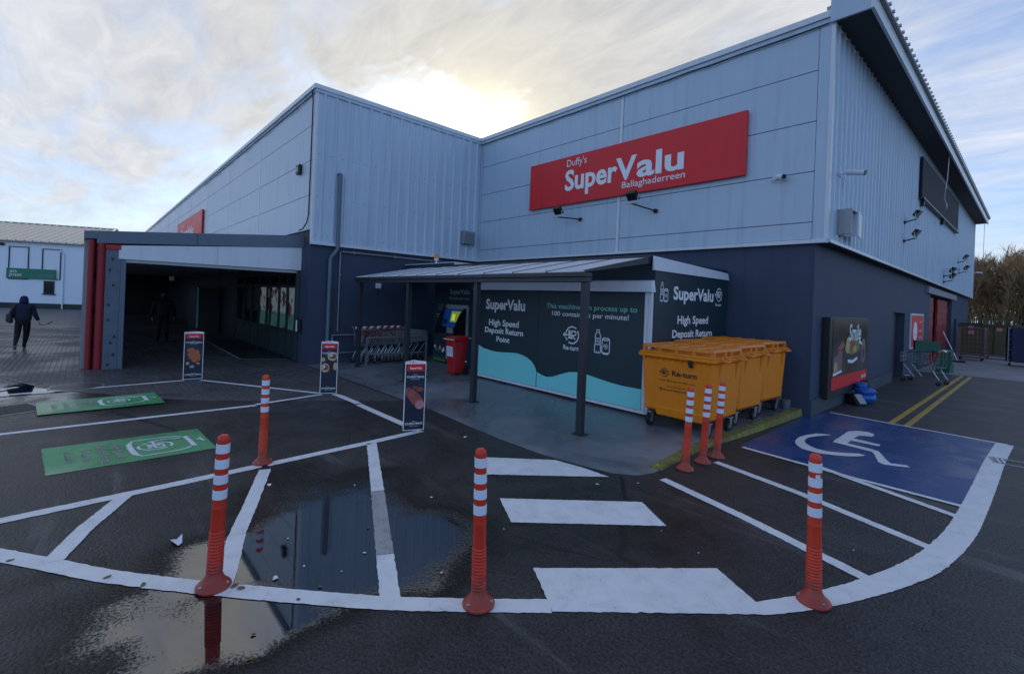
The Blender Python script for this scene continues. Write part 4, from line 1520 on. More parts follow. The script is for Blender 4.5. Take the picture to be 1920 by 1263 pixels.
# ------------------------------------------------------------------ reverse vending machine
MY = 7.85
RV = empty('vending_machine', (-11.0, 8.9, slabz(8.9)), 0, 'dark reverse vending machine with a hooded blue screen beside the trolleys', 'machine')
box('cabinet', M['kiosk'], RV, -12.15, -9.36, MY, 10.15, slabz(7.85) + .06, 2.52)
box('base_frame', M['rubber'], RV, -12.1, -9.4, MY + .03, 10.1, slabz(7.85) - .001, slabz(7.85) + .058)
MF = MY - .004
letters('SuperValu', M['grey_print'], RV, (-11.35, MF, 2.10), XR, ZU, .135, .93)
letters('Ballaghaderreen', M['grey_print'], RV, (-11.36, MF, 1.94), XR, ZU, .072, .95)
for i, (z, w_, n) in enumerate(((1.79, .33, 11), (1.72, .27, 9), (1.65, .24, 8), (1.50, .36, 10), (1.43, .33, 9), (1.36, .30, 9), (1.22, .24, 7), (1.16, .28, 8), (1.10, .2, 6))):
    scribble(M['white_print'] if i in (3, 4, 5) else M['grey_print'], RV, (-11.80 - w_ / 2, MF, z - .03), XR, ZU, w_, .034, n)
hd = empty('hood', (-10.95, MY, .95))
hd.parent = RV
hd.location = np.array((-10.95, MY, .95)) - np.array(RV.location)
fr = [(-.52, 0), (-.52, .76), (-.46, .84), (.50, .84), (.56, .78), (.56, 0)]
MB().prism([(x, -.0, z) for x, z in fr], (0, -.05, 0)).build('surround', M['grey_print'], hd)
ck = [(0, 0), (-.42, 0), (-.40, .12), (-.33, .36), (-.22, .58), (-.08, .74), (0, .76)]
for x in (-.46, .47):
    MB().prism([(x, y - .052, z) for y, z in ck], (.02, 0, 0)).build('cheek', M['black'], hd)
MB().hull8([(-.43, -.40, -.02), (.46, -.40, -.02), (.46, -.055, -.02), (-.43, -.055, -.02), (-.43, -.40, .03), (.46, -.40, .03), (.46, -.055, .03), (-.43, -.055, .03)]).build('shelf', M['char'], hd)
MB().hull8([(-.43, -.22, .22), (.46, -.22, .22), (.46, -.06, .22), (-.43, -.06, .22), (-.43, -.12, .72), (.46, -.12, .72), (.46, -.06, .72), (-.43, -.06, .72)]).build('screen_panel', M['blue_plastic'], hd)
MB().add([(-.06, -.212, .36), (.40, -.212, .36), (.40, -.15, .66), (-.06, -.15, .66)], [(0, 1, 2, 3)]).build('display', mat('display', (.10, .17, .02), .15, em=(.16, .26, .03, .35)), hd)
MB().add([(.02, -.216, .40), (.16, -.212, .40), (.16, -.175, .58), (.02, -.178, .58)], [(0, 1, 2, 3)]).build('display_bottle', mat('display_mark', (.55, .60, .08), .2, em=(.5, .55, .08, .35)), hd)
MB().box(-.34, -.22, -.222, -.18, .28, .42).build('slot', M['black'], hd)
MB().cyl((.1, -.10, .12), (.1, -.05, .12), .16, n=20).build('feed_opening', M['rubber'], hd)
mb = MB()
stroke(mb, [(-11.43, .80), (-11.42, .24), (-10.4, .24)], .03, np.array((0, MF, 0)), XR, ZU)
mb.build('door_outline', M['white_print'], RV, world=True)
mb = MB()
for i in range(46):
    x = -12.08 + i * .0135
    h = .06 + .12 * random.random()
    mb.add([(x, MF, .12), (x + .012, MF, .12), (x + .006 + random.uniform(-.02, .02), MF, .12 + h)], [(0, 1, 2)])
mb.build('grass_print', mat('grass_print', (.12, .38, .07), .5, var=.5, ns=25), RV, world=True)
for x, z, r_, mt in ((-12.02, .52, .04, 'white_print'), (-11.76, .50, .055, 'food_y'), (-11.62, .42, .04, 'white_print'), (-11.56, .47, .045, 'white_print'), (-11.84, .40, .04, 'blue_plastic'), (-11.93, .44, .025, 'food_y')):
    print_poly(ell(x, z, r_, r_ * 1.2, 10), M[mt], RV, (0, MF - .001, 0), XR, ZU, 'flower_print')
RB_ = empty('roof_unit', (-11.75, 7.9, 2.52), 0, 'flat teal and white cabinet on top of the vending machine', 'cabinet')
box('case', M['kiosk'], RB_, -13.09, -10.45, 7.32, 8.3, 2.53, 2.93)
box('end_panel', M['white_metal'], RB_, -10.448, -10.43, 7.32, 8.3, 2.53, 2.93)
box('top_cap', M['white_metal'], RB_, -13.09, -10.43, 7.32, 8.3, 2.932, 2.95)
BC = empty('warning_beacon', (-11.6, 7.5, 2.95), 0, 'amber warning beacon on top of the flat cabinet', 'beacon')
MB().lathe([(.05, 0), (.05, .03), (.025, .04), (.025, .09), (.07, .10), (.072, .14)], 14).build('stem', M['white_metal'], BC, smooth=True)
MB().lathe([(.07, .141), (.072, .24), (.06, .27), (.02, .28)], 14).build('lens', M['amber'], BC, smooth=True)
RW = empty('wheelie_bin', (-9.76, 7.05, slabz(7.1)), 0, 'red wheelie bin with a paper notice in front of the vending machine', 'bin')
MB().hull8([(-.15, -.19, .05), (.15, -.19, .05), (.14, .12, .05), (-.14, .12, .05), (-.20, -.245, .88), (.20, -.245, .88), (.20, .16, .88), (-.20, .16, .88)]).build('body', M['red_plastic'], RW, bevel=.02)
MB().hull8([(-.215, -.27, .88), (.215, -.27, .88), (.215, .19, .88), (-.215, .19, .88), (-.20, -.25, .95), (.20, -.25, .95), (.20, .20, .98), (-.20, .20, .98)]).build('lid', M['red_plastic'], RW, bevel=.012)
MB().cyl((-.24, .22, .93), (.24, .22, .93), .018, n=8).build('handle', M['cream'], RW)
MB().box(-.235, .235, -.29, -.271, .885, .91).build('rim', M['cream'], RW)
for s in (-1, 1):
    MB().cyl((s * .14, .15, .09), (s * .18, .15, .09), .09, n=16).build('wheel', M['rubber'], RW, smooth=True)
nb = MB().hull8([(-.14, -.224, .47), (.12, -.224, .47), (.12, -.220, .47), (-.14, -.220, .47), (-.14, -.241, .72), (.12, -.241, .72), (.12, -.237, .72), (-.14, -.237, .72)]).build('paper_notice', M['paper'], RW)
for z in (.55, .6, .65):
    scribble(M['grey_print'], RW, (-.11, -.224 - (z - .47) * .068 - .002, z), XR, ZU, .20, .02, 14, world=False)

# ------------------------------------------------------------------ lean-to canopy
CA = empty('lean_to_canopy', (-8.4, 6.3, 0), 0, 'charcoal lean-to canopy with white roof sheets and four slim posts', 'canopy')
CX0, CX1 = -12.42, -4.44
for x in (-4.50, -7.125, -9.68, -12.26):
    z0 = slabz(5.55)
    box('post', M['char'], CA, x - .05, x + .05, 5.50, 5.60, z0, 2.285, bevel=.004)
    box('foot_plate', M['char'], CA, x - .09, x + .09, 5.46, 5.64, z0, z0 + .012)
box('front_beam', M['char'], CA, CX0, CX1, 5.47, 5.62, 2.287, 2.36, bevel=.004)
box('gutter', M['char'], CA, CX0 - .01, CX1 + .01, 5.44, 5.62, 2.362, 2.43, bevel=.008)


def rz_(y):
    return 2.445 + (y - 5.5) * (2.80 - 2.445) / (7.24 - 5.5)


nsh = 10
pit = (CX1 - CX0) / nsh
pm_, pn_, pb_ = new_mat('roof_polycarbonate')
pb_.inputs['Base Color'].default_value = (.90, .92, .95, 1)
pb_.inputs['Roughness'].default_value = .5
pb_.inputs['Specular IOR Level'].default_value = .15
_tl = pn_.nodes.new('ShaderNodeBsdfTranslucent')
_tl.inputs[0].default_value = (.98, .99, 1, 1)
_mx = pn_.nodes.new('ShaderNodeMixShader')
_mx.inputs[0].default_value = .5
pn_.links.new(pb_.outputs[0], _mx.inputs[1])
pn_.links.new(_tl.outputs[0], _mx.inputs[2])
pn_.links.new(_mx.outputs[0], pn_.nodes['Material Output'].inputs[0])
for i in range(nsh):
    x0, x1 = CX0 + i * pit + .025, CX0 + (i + 1) * pit - .025
    MB().hull8([(x0, 5.46, rz_(5.46)), (x1, 5.46, rz_(5.46)), (x1, 7.20, rz_(7.2)), (x0, 7.20, rz_(7.2)), (x0, 5.46, rz_(5.46) + .016), (x1, 5.46, rz_(5.46) + .016), (x1, 7.20, rz_(7.2) + .016), (x0, 7.20, rz_(7.2) + .016)]).build('roof_sheet', pm_, CA, world=True)
for i in range(nsh + 1):
    x = CX0 + i * pit
    w_ = .022 if 0 < i < nsh else .03
    x = min(max(x, CX0 + w_), CX1 - w_)
    d0, d1 = -.09, .024
    MB().hull8([(x - w_, 5.47, rz_(5.47) + d0 * .05), (x + w_, 5.47, rz_(5.47) + d0 * .05), (x + w_, 7.2, rz_(7.2) + d0), (x - w_, 7.2, rz_(7.2) + d0), (x - w_, 5.47, rz_(5.47) + d1), (x + w_, 5.47, rz_(5.47) + d1), (x + w_, 7.2, rz_(7.2) + d1), (x - w_, 7.2, rz_(7.2) + d1)]).build('rafter', M['char'], CA, world=True)
box('wall_plate', M['char'], CA, CX0, CX1, 7.203, 7.258, 2.70, 2.86)

# ------------------------------------------------------------------ big orange bins
BG = 'orange recycling bins in a row'


def make_bin(loc, rz, label, lettered):
    r = empty('recycling_bin', loc, rz, label, 'bin', BG)
    L, Dp = 1.20, .98
    zb, zt = .235, 1.13
    # tapered tub with a sloped belly step along the front
    b0, b1 = (L - .07) / 2, L / 2
    d0, d1 = .425, Dp / 2
    mb = MB()
    mb.hull8([(-b0, -d0, zb + .03), (b0, -d0, zb + .03), (b0, d0, zb + .03), (-b0, d0, zb + .03), (-b1, -d1, zt), (b1, -d1, zt), (b1, d1, zt), (-b1, d1, zt)])
    body = mb.build('tub', M['orange'], r, bevel=.035)
    MB().hull8([(-b0 + .22, -d0 - .0, zb - .03), (b0 - .12, -d0 - .0, zb - .03), (b0 - .12, d0, zb - .03), (-b0 + .22, d0, zb - .03), (-b0 + .2, -d0 - .022, zb + .12), (b0 - .1, -d0 - .022, zb + .12), (b0 - .1, d0 + .02, zb + .12), (-b0 + .2, d0 + .02, zb + .12)]).build('belly', M['orange'], r, bevel=.02)
    MB().box(-b1 - .035, b1 + .035, -d1 - .045, d1 + .045, zt - .005, zt + .055).build('rim', M['orange'], r, bevel=.015)
    for i in range(11):
        x = -b1 + .08 + i * (2 * b1 - .16) / 10
        for s in (-1, 1):
            MB().hull8([(x - .008, s * (d1 - .02), zt - .075), (x + .008, s * (d1 - .02), zt - .075), (x + .008, s * (d1 - .02) - s * .02, zt - .075), (x - .008, s * (d1 - .02) - s * .02, zt - .075), (x - .008, s * (d1 + .04), zt - .004), (x + .008, s * (d1 + .04), zt - .004), (x + .008, s * (d1 - .05), zt - .004), (x - .008, s * (d1 - .05), zt - .004)]).build('rib', M['orange'], r)
    lid = empty('lid', (0, 0, zt + .055))
    lid.parent = r
    MB().hull8([(-b1 - .04, -d1 - .05, .002), (b1 + .04, -d1 - .05, .002), (b1 + .04, d1 + .05, .002), (-b1 - .04, d1 + .05, .002), (-b1, -d1 - .02, .03), (b1, -d1 - .02, .03), (b1, d1 + .02, .03), (-b1, d1 + .02, .03)]).build('lid_plate', M['orange_d'], lid, bevel=.012)
    for x in (-.56, -.28, 0, .28, .56):
        MB().hull8([(x - .03, -d1, .095), (x + .03, -d1, .095), (x + .03, d1, .095), (x - .03, d1, .095), (x - .018, -d1 + .02, .135), (x + .018, -d1 + .02, .135), (x + .018, d1 - .02, .135), (x - .018, d1 - .02, .135)]).build('lid_rib', M['orange_d'], lid)
    for y in (-d1 + .04, -.08, .12, d1 - .04):
        MB().hull8([(-b1 + .02, y - .03, .085), (b1 - .02, y - .03, .085), (b1 - .02, y + .03, .085), (-b1 + .02, y + .03, .085), (-b1 + .05, y - .02, .125), (b1 - .05, y - .02, .125), (b1 - .05, y + .02, .125), (-b1 + .05, y + .02, .125)]).build('lid_rib', M['orange_d'], lid)
    mb = MB()
    for x in (-.56, -.28, 0, .28, .56):
        for y in (-d1 + .04, -.08, .12, d1 - .04):
            mb.box(x - .028, x + .028, y - .03, y + .03, .02, .10)
    mb.build('lid_posts', M['orange_d'], lid)
    for y in (-.28, .30):
        mb = MB()
        mb.tube([(b1 + .03, y - .08, .02), (b1 + .11, y - .08, -.03), (b1 + .11, y + .08, -.03), (b1 + .03, y + .08, .02)], .014, 6)
        mb.build('lid_handle', M['orange_d'], lid)
        mb = MB().hull8([(b1 - .03, y - .025, zt - .34), (b1 - .02, y - .025, zt - .34), (b1 - .02, y + .025, zt - .34), (b1 - .03, y + .025, zt - .34), (b1 - .01, y - .03, zt - .01), (b1 + .03, y - .03, zt - .01), (b1 + .03, y + .03, zt - .01), (b1 - .01, y + .03, zt - .01)])
        mb.build('side_rib', M['orange'], r)
    MB().cyl((-b1 - .06, -.2, zt - .03), (-b1 - .02, -.2, zt - .03), .04, n=12).build('trunnion', M['black'], r)
    MB().hull8([(b1 - .36, -d1 - .047, zt - .10), (b1 - .31, -d1 - .047, zt - .10), (b1 - .31, -d1 - .0, zt - .10), (b1 - .36, -d1 - .0, zt - .10), (b1 - .39, -d1 - .05, zt + .01), (b1 - .33, -d1 - .05, zt + .01), (b1 - .33, -d1 - .04, zt + .01), (b1 - .39, -d1 - .04, zt + .01)]).build('catch', M['black'], r)
    for sx in (-1, 1):
        for sy in (-1, 1):
            cx, cy = sx * (b0 - .09), sy * (d0 - .06)
            w_ = empty('castor', (cx, cy, 0))
            w_.parent = r
            MB().cyl((-.025, 0, .10), (.025, 0, .10), .10, n=20).build('tyre', M['rubber'], w_, smooth=True)
            MB().cyl((-.028, 0, .10), (.028, 0, .10), .05, n=14).build('hub', M['galv'], w_)
            mb = MB()
            for k in (-1, 1):
                mb.hull8([(k * .036 - .004, -.02, .09), (k * .036 + .004, -.02, .09), (k * .036 + .004, .02, .09), (k * .036 - .004, .02, .09), (k * .036 - .004, -.05, .215), (k * .036 + .004, -.05, .215), (k * .036 + .004, .05, .215), (k * .036 - .004, .05, .215)])
            mb.box(-.05, .05, -.06, .06, .215, .235)
            mb.build('fork', M['steel'], w_)
    if lettered:
        n_ = np.array((0, -1.0, -(d1 - d0) / (zt - zb - .03)))
        up = np.array((0, -(d1 - d0) / (zt - zb - .03), 1.0))
        up /= np.linalg.norm(up)
        o = lambda x, z: np.array((x, -d0 - (z - zb - .03) * (d1 - d0) / (zt - zb - .03) - .006, z))
        return_logo(M['navy_print'], r, o(-.185, .90), XR, up, .062, world=False)
        letters('Re-turn', M['navy_print'], r, o(-.06, .865), XR, up, .082, .40, world=False)
        letters('LOOSE', M['navy_print'], r, o(-.28, .765), XR, up, .022, .105, world=False)
        return_logo(M['navy_print'], r, o(-.125, .777), XR, up, .02, world=False)
        letters('Re-turn', M['navy_print'], r, o(-.095, .765), XR, up, .024, .12, world=False)
        letters('MATERIAL ONLY', M['navy_print'], r, o(.04, .765), XR, up, .022, .29, world=False)
        letters('TO BE EMPTIED BY', M['navy_print'], r, o(-.15, .675), XR, up, .022, .31, world=False)
        return_logo(M['navy_print'], r, o(-.25, .635), XR, up, .026, world=False)
        letters('Re-turn', M['navy_print'], r, o(-.205, .618), XR, up, .030, .15, world=False)
        letters('VEHICLES', M['navy_print'], r, o(-.04, .618), XR, up, .028, .22, world=False)
    return r


make_bin((-3.66, 7.25, slabz(7.0)), D2R(0), 'lettered orange four-wheeled bin standing in front of the other two', True)
make_bin((-3.70, 8.33, slabz(8.1)), D2R(-2), 'orange four-wheeled bin in the middle of the row of three', False)
make_bin((-3.72, 9.40, slabz(9.2)), D2R(-3), 'orange four-wheeled bin next to the navy wall, last of the row', False)

# ------------------------------------------------------------------ bollards
def bollard_mat():
    m, nt, b = new_mat('bollard_plastic')
    tc_ = nt.nodes.new('ShaderNodeTexCoord')
    oi = nt.nodes.new('ShaderNodeObjectInfo')
    sp_ = nt.nodes.new('ShaderNodeSeparateXYZ')
    nt.links.new(tc_.outputs['Object'], sp_.inputs[0])
    g = nt.nodes.new('ShaderNodeNewGeometry')
    n1 = nnoise(nt, g.outputs['Position'], 22, 5, .65, .5)
    n2_ = nnoise(nt, g.outputs['Position'], 7, 4, .6)
    c = nmix(nt, oi.outputs['Random'], (.66, .034, .012), (.76, .060, .018))
    c = nmix(nt, nmath(nt, 'MULTIPLY', nrange(nt, n2_, .35, .8), .5), c, (.50, .055, .03))
    low = nrange(nt, sp_.outputs[2], .02, .30, .38, .0)
    grime = nrange(nt, nmath(nt, 'ADD', n1, low), .60, .80)
    c = nmix(nt, nmath(nt, 'MULTIPLY', grime, .55), c, (.085, .05, .04))
    nt.links.new(c, b.inputs['Base Color'])
    nt.links.new(nmix(nt, n1, (.32,) * 3, (.62,) * 3), b.inputs['Roughness'])
    return m


M['bollard'] = bollard_mat()
def make_bollard():
    r = empty('bollard', (0, 0, 0), 0, '', 'bollard', 'red and white flexible bollards')
    R0, R1 = .046, .038
    rad = lambda z: R0 + (R1 - R0) * z
    MB().lathe([(.104, 0), (.105, .010), (.098, .020), (.082, .034), (.066, .050), (.056, .068), (.050, .085)], 28).build('base', M['bollard'], r, smooth=True)
    prof = [(.049, .084)]
    z = .10
    for i in range(13):
        q = rad(z)
        prof += [(q - .001, z), (q + .004, z + .006), (q + .004, z + .012), (q - .001, z + .018)]
        z += .021
    prof += [(rad(.40), .40), (rad(.52), .52), (rad(.525) + .0015, .525), (rad(.53), .53), (rad(.55), .55), (rad(.965) - .001, .955), (rad(.97) - .001, .97), (rad(.99) - .004, .988), (.024, .999), (.010, 1.0)]
    MB().lathe(prof, 24).build('post', M['bollard'], r, smooth=True)
    for z0 in (.585, .685, .785, .885):
        z1 = z0 + .058
        MB().lathe([(rad(z0) + .0005, z0 - .001), (rad(z0) + .0022, z0), (rad(z1) + .0022, z1), (rad(z1) + .0005, z1 + .001)], 24).build('reflective_band', M['reflect'], r, smooth=True)
    for k in range(3):
        a = 2 * math.pi * k / 3 + .5
        MB().cyl((.085 * math.cos(a), .085 * math.sin(a), .018), (.087 * math.cos(a), .087 * math.sin(a), .036), .011, n=8).build('anchor_bolt', M['galv'], r)
    return r


bol = [((400, 1100), 8.5, 'bollard on the outer white curve beside the standing puddle'),
       ((897, 1133), -6.8, 'bollard on the outer white curve left of the widest crossing block'),
       ((1525, 1128), -6.9, 'bollard with a sticker on the outer white curve right of the crossing'),
       ((492, 868), .6, 'bollard where two bay lines and a hatch line meet'),
       ((1284, 880), 6.0, 'bollard at the tip of the yellow kerb, outermost of three'),
       ((1317, 867), 6.3, 'bollard beside the yellow kerb, middle of three'),
       ((1343, 857), 6.5, 'bollard beside the yellow kerb, nearest the blue bay of three')]
b0 = make_bollard()
for i, (q, lean, lab) in enumerate(bol):
    o = b0 if i == 0 else copy_tree(b0)
    g_ = G(*q)
    dep = float((g_ - CAM) @ AZ)
    dx = lean * dep / FPX
    o.location = (g_[0], g_[1], ZL + .001)
    ax = Vector((AZ[0], AZ[1], 0))
    o.rotation_mode = 'QUATERNION'
    from mathutils import Quaternion
    o.rotation_quaternion = Quaternion(ax, math.asin(dx)) @ Quaternion((0, 0, 1), [.4, 2.2, 1.0, 3.0, .2, 1.5, 2.6][i])
    o['label'] = 'red and white ' + lab
    if i == 2:
        st = MB().hull8([(.0415, -.014, .835), (.043, -.012, .835), (.043, .012, .835), (.0415, .014, .835), (.0405, -.014, .872), (.042, -.012, .872), (.042, .012, .872), (.0405, .014, .872)]).build('sticker', M['paper'], o)
        st.rotation_euler = (0, 0, D2R(-110))

# ------------------------------------------------------------------ cardboard totems
M['totem_navy'] = mat('totem_print', (.014, .018, .042), .4, var=.9, ns=5)
M['prawn'] = mat('prawn_print', (.50, .13, .05), .45, var=.7, ns=22)
M['pastry'] = mat('pastry_print', (.58, .44, .20), .45, var=.6, ns=25)
M['ham_cut'] = mat('ham_cut_print', (.62, .24, .24), .45, var=.4, ns=18)


def totem(base, rz, label, kind, w=.31, h=.985):
    r = empty('advert_totem', base, rz, label, 'sign', 'cardboard advert totems on the bay lines')
    hw = w / 2
    d = .20
    # three-sided column: printed front towards -y, plain white returns meeting behind
    MB().prism([(-hw, 0, 0), (hw, 0, 0), (hw, .012, 0), (-hw, .012, 0)], (0, 0, h)).build('front_panel', M['white_print'], r)
    for s in (-1, 1):
        pts = [(s * (hw - .002), .013, 0), (s * .004, d, 0), (s * .004, d - .014, 0), (s * (hw - .02), .013, 0)]
        MB().prism(pts, (0, 0, h + .022)).build('side_panel', M['white_print'], r)
    MB().add([(-hw + .02, .016, h - .03), (hw - .02, .016, h - .03), (0, d - .02, h - .03)], [(0, 1, 2)]).build('top_flap', M['red_sign'], r)
    P = lambda pts, mt, o, nm='print': print_poly(pts, mt, r, (0, -o, 0), XR, ZU, nm, world=False)
    b = .012
    P([(-hw + b, b), (hw - b, b), (hw - b, h - b), (-hw + b, h - b)], M['totem_navy'], .0015)
    P([(-hw + .03, h - .115), (hw - .03, h - .115), (hw - .03, h - .012), (-hw + .03, h - .012)], M['red_sign'], .003)
    letters('SuperValu', M['white_print'], r, (0, -.0045, h - .085), XR, ZU, .032, .17, True, world=False)
    for z in (h - .215, .085):
        letters('CHRISTMAS', M['white_print'], r, (0, -.0035, z), XR, ZU, .032, w - .055, True, world=False)
        letters('Make it a', M['white_print'], r, (0, -.0035, z + .045), XR, ZU, .012, None, True, world=False)
        scribble(M['white_print'], r, (-.07, -.0035, z - .025), XR, ZU, .14, .009, 14, world=False, gap=(6,))
    if kind == 0:       # prawns in a pan
        P(ell(0, .52, .135, .19, 18), M['char'], .002)
        for x, z, a, c in ((-.05, .62, .07, .05), (.03, .58, .08, .05), (-.03, .53, .08, .05), (.06, .50, .07, .06), (.0, .46, .09, .045), (.08, .43, .05, .05), (.03, .40, .06, .04)):
            P(ell(x, z, a, c, 10), M['prawn'], .0025 + random.random() * .001)
        P(ell(.085, .335, .035, .018, 10), M['food_y'], .004)
        P(ell(-.10, .34, .03, .03, 9), M['pastry'], .004)
        P(ell(-.02, .27, .045, .03, 12), M['grey_print'], .003)
    elif kind == 1:     # pastries
        for x, z, a, c in ((.055, .72, .09, .085), (-.11, .66, .035, .04), (-.07, .50, .075, .09), (.11, .53, .035, .075)):
            P(ell(x, z, a, c, 14), M['pastry'], .0025)
            if a > .05:
                P(ell(x + .008, z + .005, a * .68, c * .6, 12), M['meat'], .0035)
                P(ell(x - .02, z + .02, a * .25, c * .3, 8), M['white_print'], .0045)
    else:               # glazed ham
        P([(-.135, .60), (-.10, .64), (-.02, .60), (.07, .52), (.125, .44), (.13, .34), (.05, .33), (-.02, .38), (-.08, .46), (-.135, .53)], M['ham'], .0025)
        P(ell(.075, .375, .07, .065, 16), M['ham_cut'], .0035)
        P(ell(.07, .60, .06, .035, 10), M['meat'], .002)
        P(ell(.0, .63, .04, .02, 9), M['meat'], .003)
    return r


def face_cam(p, extra=0.0):
    return math.atan2(-p[0], p[1]) + 0.0 + extra if False else math.atan2(p[1], p[0]) - math.pi / 2 + extra


for q, kd, ex, lab in (((361, 712), 0, D2R(2), 'narrow advert totem with a prawn dish print on the far bay line'), ((615, 739), 1, D2R(-4), 'narrow advert totem with a stuffed pastry print where two bay lines meet'), ((775, 807), 2, D2R(12), 'narrow advert totem with a glazed ham print beside the footpath')):
    p = G(*q)
    totem((p[0], p[1], .018 if kd < 2 else ZL + .002), face_cam(p, ex), lab, kd, .31 if kd != 0 else .35)

# ------------------------------------------------------------------ shopping trolleys
def make_trolley():
    r = empty('shopping_trolley', (0, 0, 0), 0, '', 'trolley', 'shopping trolleys nested under the canopy')
    T = lambda nm, segs, rad, mt='steel', n=5: [nm, segs, rad, mt, n]
    mb = MB()
    hw = .26
    for s in (-1, 1):
        mb.tube([(s * hw, .02, 1.0), (s * hw, .04, .90), (s * (hw - .01), .16, .42), (s * (hw - .02), .02, .16)], .013, 6)
        mb.tube([(s * (hw - .02), .02, .16), (s * (hw - .06), .80, .16)], .012, 6)
        mb.tube([(s * (hw - .05), .55, .16), (s * (hw - .04), .80, .52)], .010, 6)
    mb.cyl((-.20, .80, .16), (.20, .80, .16), .012, n=6)
    mb.build('frame', M['steel'], r)
    # wire basket, tapering to the nose
    mb = MB()
    rear = [(-.25, .05), (.25, .05)]
    zr0, zr1, zf0, zf1, yf, wf = .50, .96, .60, .88, .90, .19
    def pt(s, t, u):
        """side s, along t (0 rear,1 nose), up u"""
        w = .25 + (wf - .25) * t
        return (s * w, .05 + (yf - .05) * t, (zr0 + (zf0 - zr0) * t) * (1 - u) + (zr1 + (zf1 - zr1) * t) * u)
    for s in (-1, 1):
        for u in (0, .25, .5, .75, 1):
            mb.cyl(pt(s, 0, u), pt(s, 1, u), .005 if u < 1 else .009, n=4)
        for i in range(13):
            mb.cyl(pt(s, i / 12, 0), pt(s, i / 12, 1), .003, n=4)
    for i in range(9):
        k = -1 + 2 * i / 8
        mb.cyl((k * wf, yf, zf0), (k * wf, yf, zf1), .003, n=4)
        mb.cyl((k * .25, .05, zr0), (k * wf, yf, zf0), .003, n=4)
    for u in (0, .5, 1):
        mb.cyl(pt(-1, 1, u), pt(1, 1, u), .006, n=4)
    for i in range(5):
        mb.cyl(pt(-1, i / 4, 0), pt(1, i / 4, 0), .004, n=4)
    mb.build('basket', M['steel'], r)
    MB().cyl((-.29, .02, 1.0), (.29, .02, 1.0), .018, n=10).build('handle', M['red_plastic'], r, smooth=True)
    for s in (-1, 1):
        MB().cyl((s * .29, .02, 1.0), (s * .315, .02, 1.0), .026, n=10).build('handle_end', M['grey_print'], r)
    MB().hull8([(-.06, -.02, .965), (.06, -.02, .965), (.06, .05, .985), (-.06, .05, .985), (-.06, -.02, 1.03), (.06, -.02, 1.03), (.06, .05, 1.04), (-.06, .05, 1.04)]).build('coin_lock', M['white_print'], r, bevel=.008)
    MB().hull8([(-.21, .10, .93), (.21, .10, .93), (.21, .11, .93), (-.21, .11, .93), (-.21, .30, .70), (.21, .30, .70), (.21, .31, .71), (-.21, .31, .71)]).build('child_seat', M['red_plastic'], r)
    for s in (-1, 1):
        for y, x in ((.03, hw - .02), (.80, hw - .06)):
            w_ = empty('castor', (s * x, y, 0))
            w_.parent = r
            MB().cyl((-.014, 0, .055), (.014, 0, .055), .055, n=14).build('tyre', M['rubber'], w_, smooth=True)
            MB().hull8([(-.02, -.02, .05), (.02, -.02, .05), (.02, .02, .05), (-.02, .02, .05), (-.022, -.045, .155), (.022, -.045, .155), (.022, .035, .155), (-.022, .035, .155)]).build('fork', M['steel'], w_)
    return r


tr0 = make_trolley()
for i in range(7):
    o = tr0 if i == 0 else copy_tree(tr0)
    o.location = (-12.78 + .01 * math.sin(i * 3), 5.72 + i * .215, slabz(6.2 + i * .2))
    o.rotation_euler = (0, 0, D2R([1, -1, 0, 1.5, -.5, .5, -1][i]))
    o['label'] = ['shopping trolley at the open end of the nested row under the canopy', 'second trolley from the open end of the nested row', 'third trolley from the open end of the nested row', 'middle trolley of the nested row under the canopy', 'third trolley from the vending machine in the nested row', 'second trolley from the vending machine in the nested row', 'shopping trolley of the nested row closest to the vending machine'][i]
# bay rails
def rail(p0, p1, h, label):
    r = empty('bay_rail', ((p0[0] + p1[0]) / 2, (p0[1] + p1[1]) / 2, slabz(p0[1])), 0, label, 'rail', 'galvanised trolley bay rails')
    z0 = 0.0
    a, b_ = np.array((*p0, 0)) - np.array((*np.array(r.location)[:2], 0)), np.array((*p1, 0)) - np.array((*np.array(r.location)[:2], 0))
    U = np.array((0, 0, 1.0))
    for q in (a, b_):
        MB().box(q[0] - .025, q[0] + .025, q[1] - .025, q[1] + .025, -.01, h).build('post', M['galv'], r)
    for k in (h, .30):
        MB().cyl(a + U * k, b_ + U * k, .024, n=8).build('bar', M['galv'], r)
    return r


rail((-12.42, 5.86), (-12.28, 7.70), .76, 'galvanised rail in front of the nested trolleys')
rail((-13.12, 5.15), (-13.12, 7.4), .80, 'galvanised rail against the navy wall behind the nested trolleys')

# trolley with crates by the side wall
t2 = copy_tree(tr0)
t2.location = (-1.68, 18.7, 0)
t2.rotation_euler = (0, 0, D2R(76))
t2.scale = (1.12, 1.12, 1.0)
t2['label'] = 'single shopping trolley holding green crates beside the red notice'
t2['group'] = 'shopping trolleys'


def crate(loc, rz, label, mt='crate', s=(.58, .38, .28)):
    r = empty('plastic_crate', loc, rz, label, 'crate', 'green plastic crates by the side wall')
    a, b_, h = s[0] / 2, s[1] / 2, s[2]
    MB().box(-a, a, -b_, b_, 0, .02).build('floor', M[mt], r)
    for x0, x1, y0, y1 in ((-a, a, -b_, -b_ + .015), (-a, a, b_ - .015, b_), (-a, -a + .015, -b_ + .016, b_ - .016), (a - .015, a, -b_ + .016, b_ - .016)):
        MB().box(x0, x1, y0, y1, .021, h).build('side', M[mt], r)
    MB().box(-a - .012, a + .012, -b_ - .012, -b_ + .002, h - .03, h + .002).build('rim', M[mt], r)
    MB().box(-a - .012, a + .012, b_ - .002, b_ + .012, h - .03, h + .002).build('rim', M[mt], r)
    return r


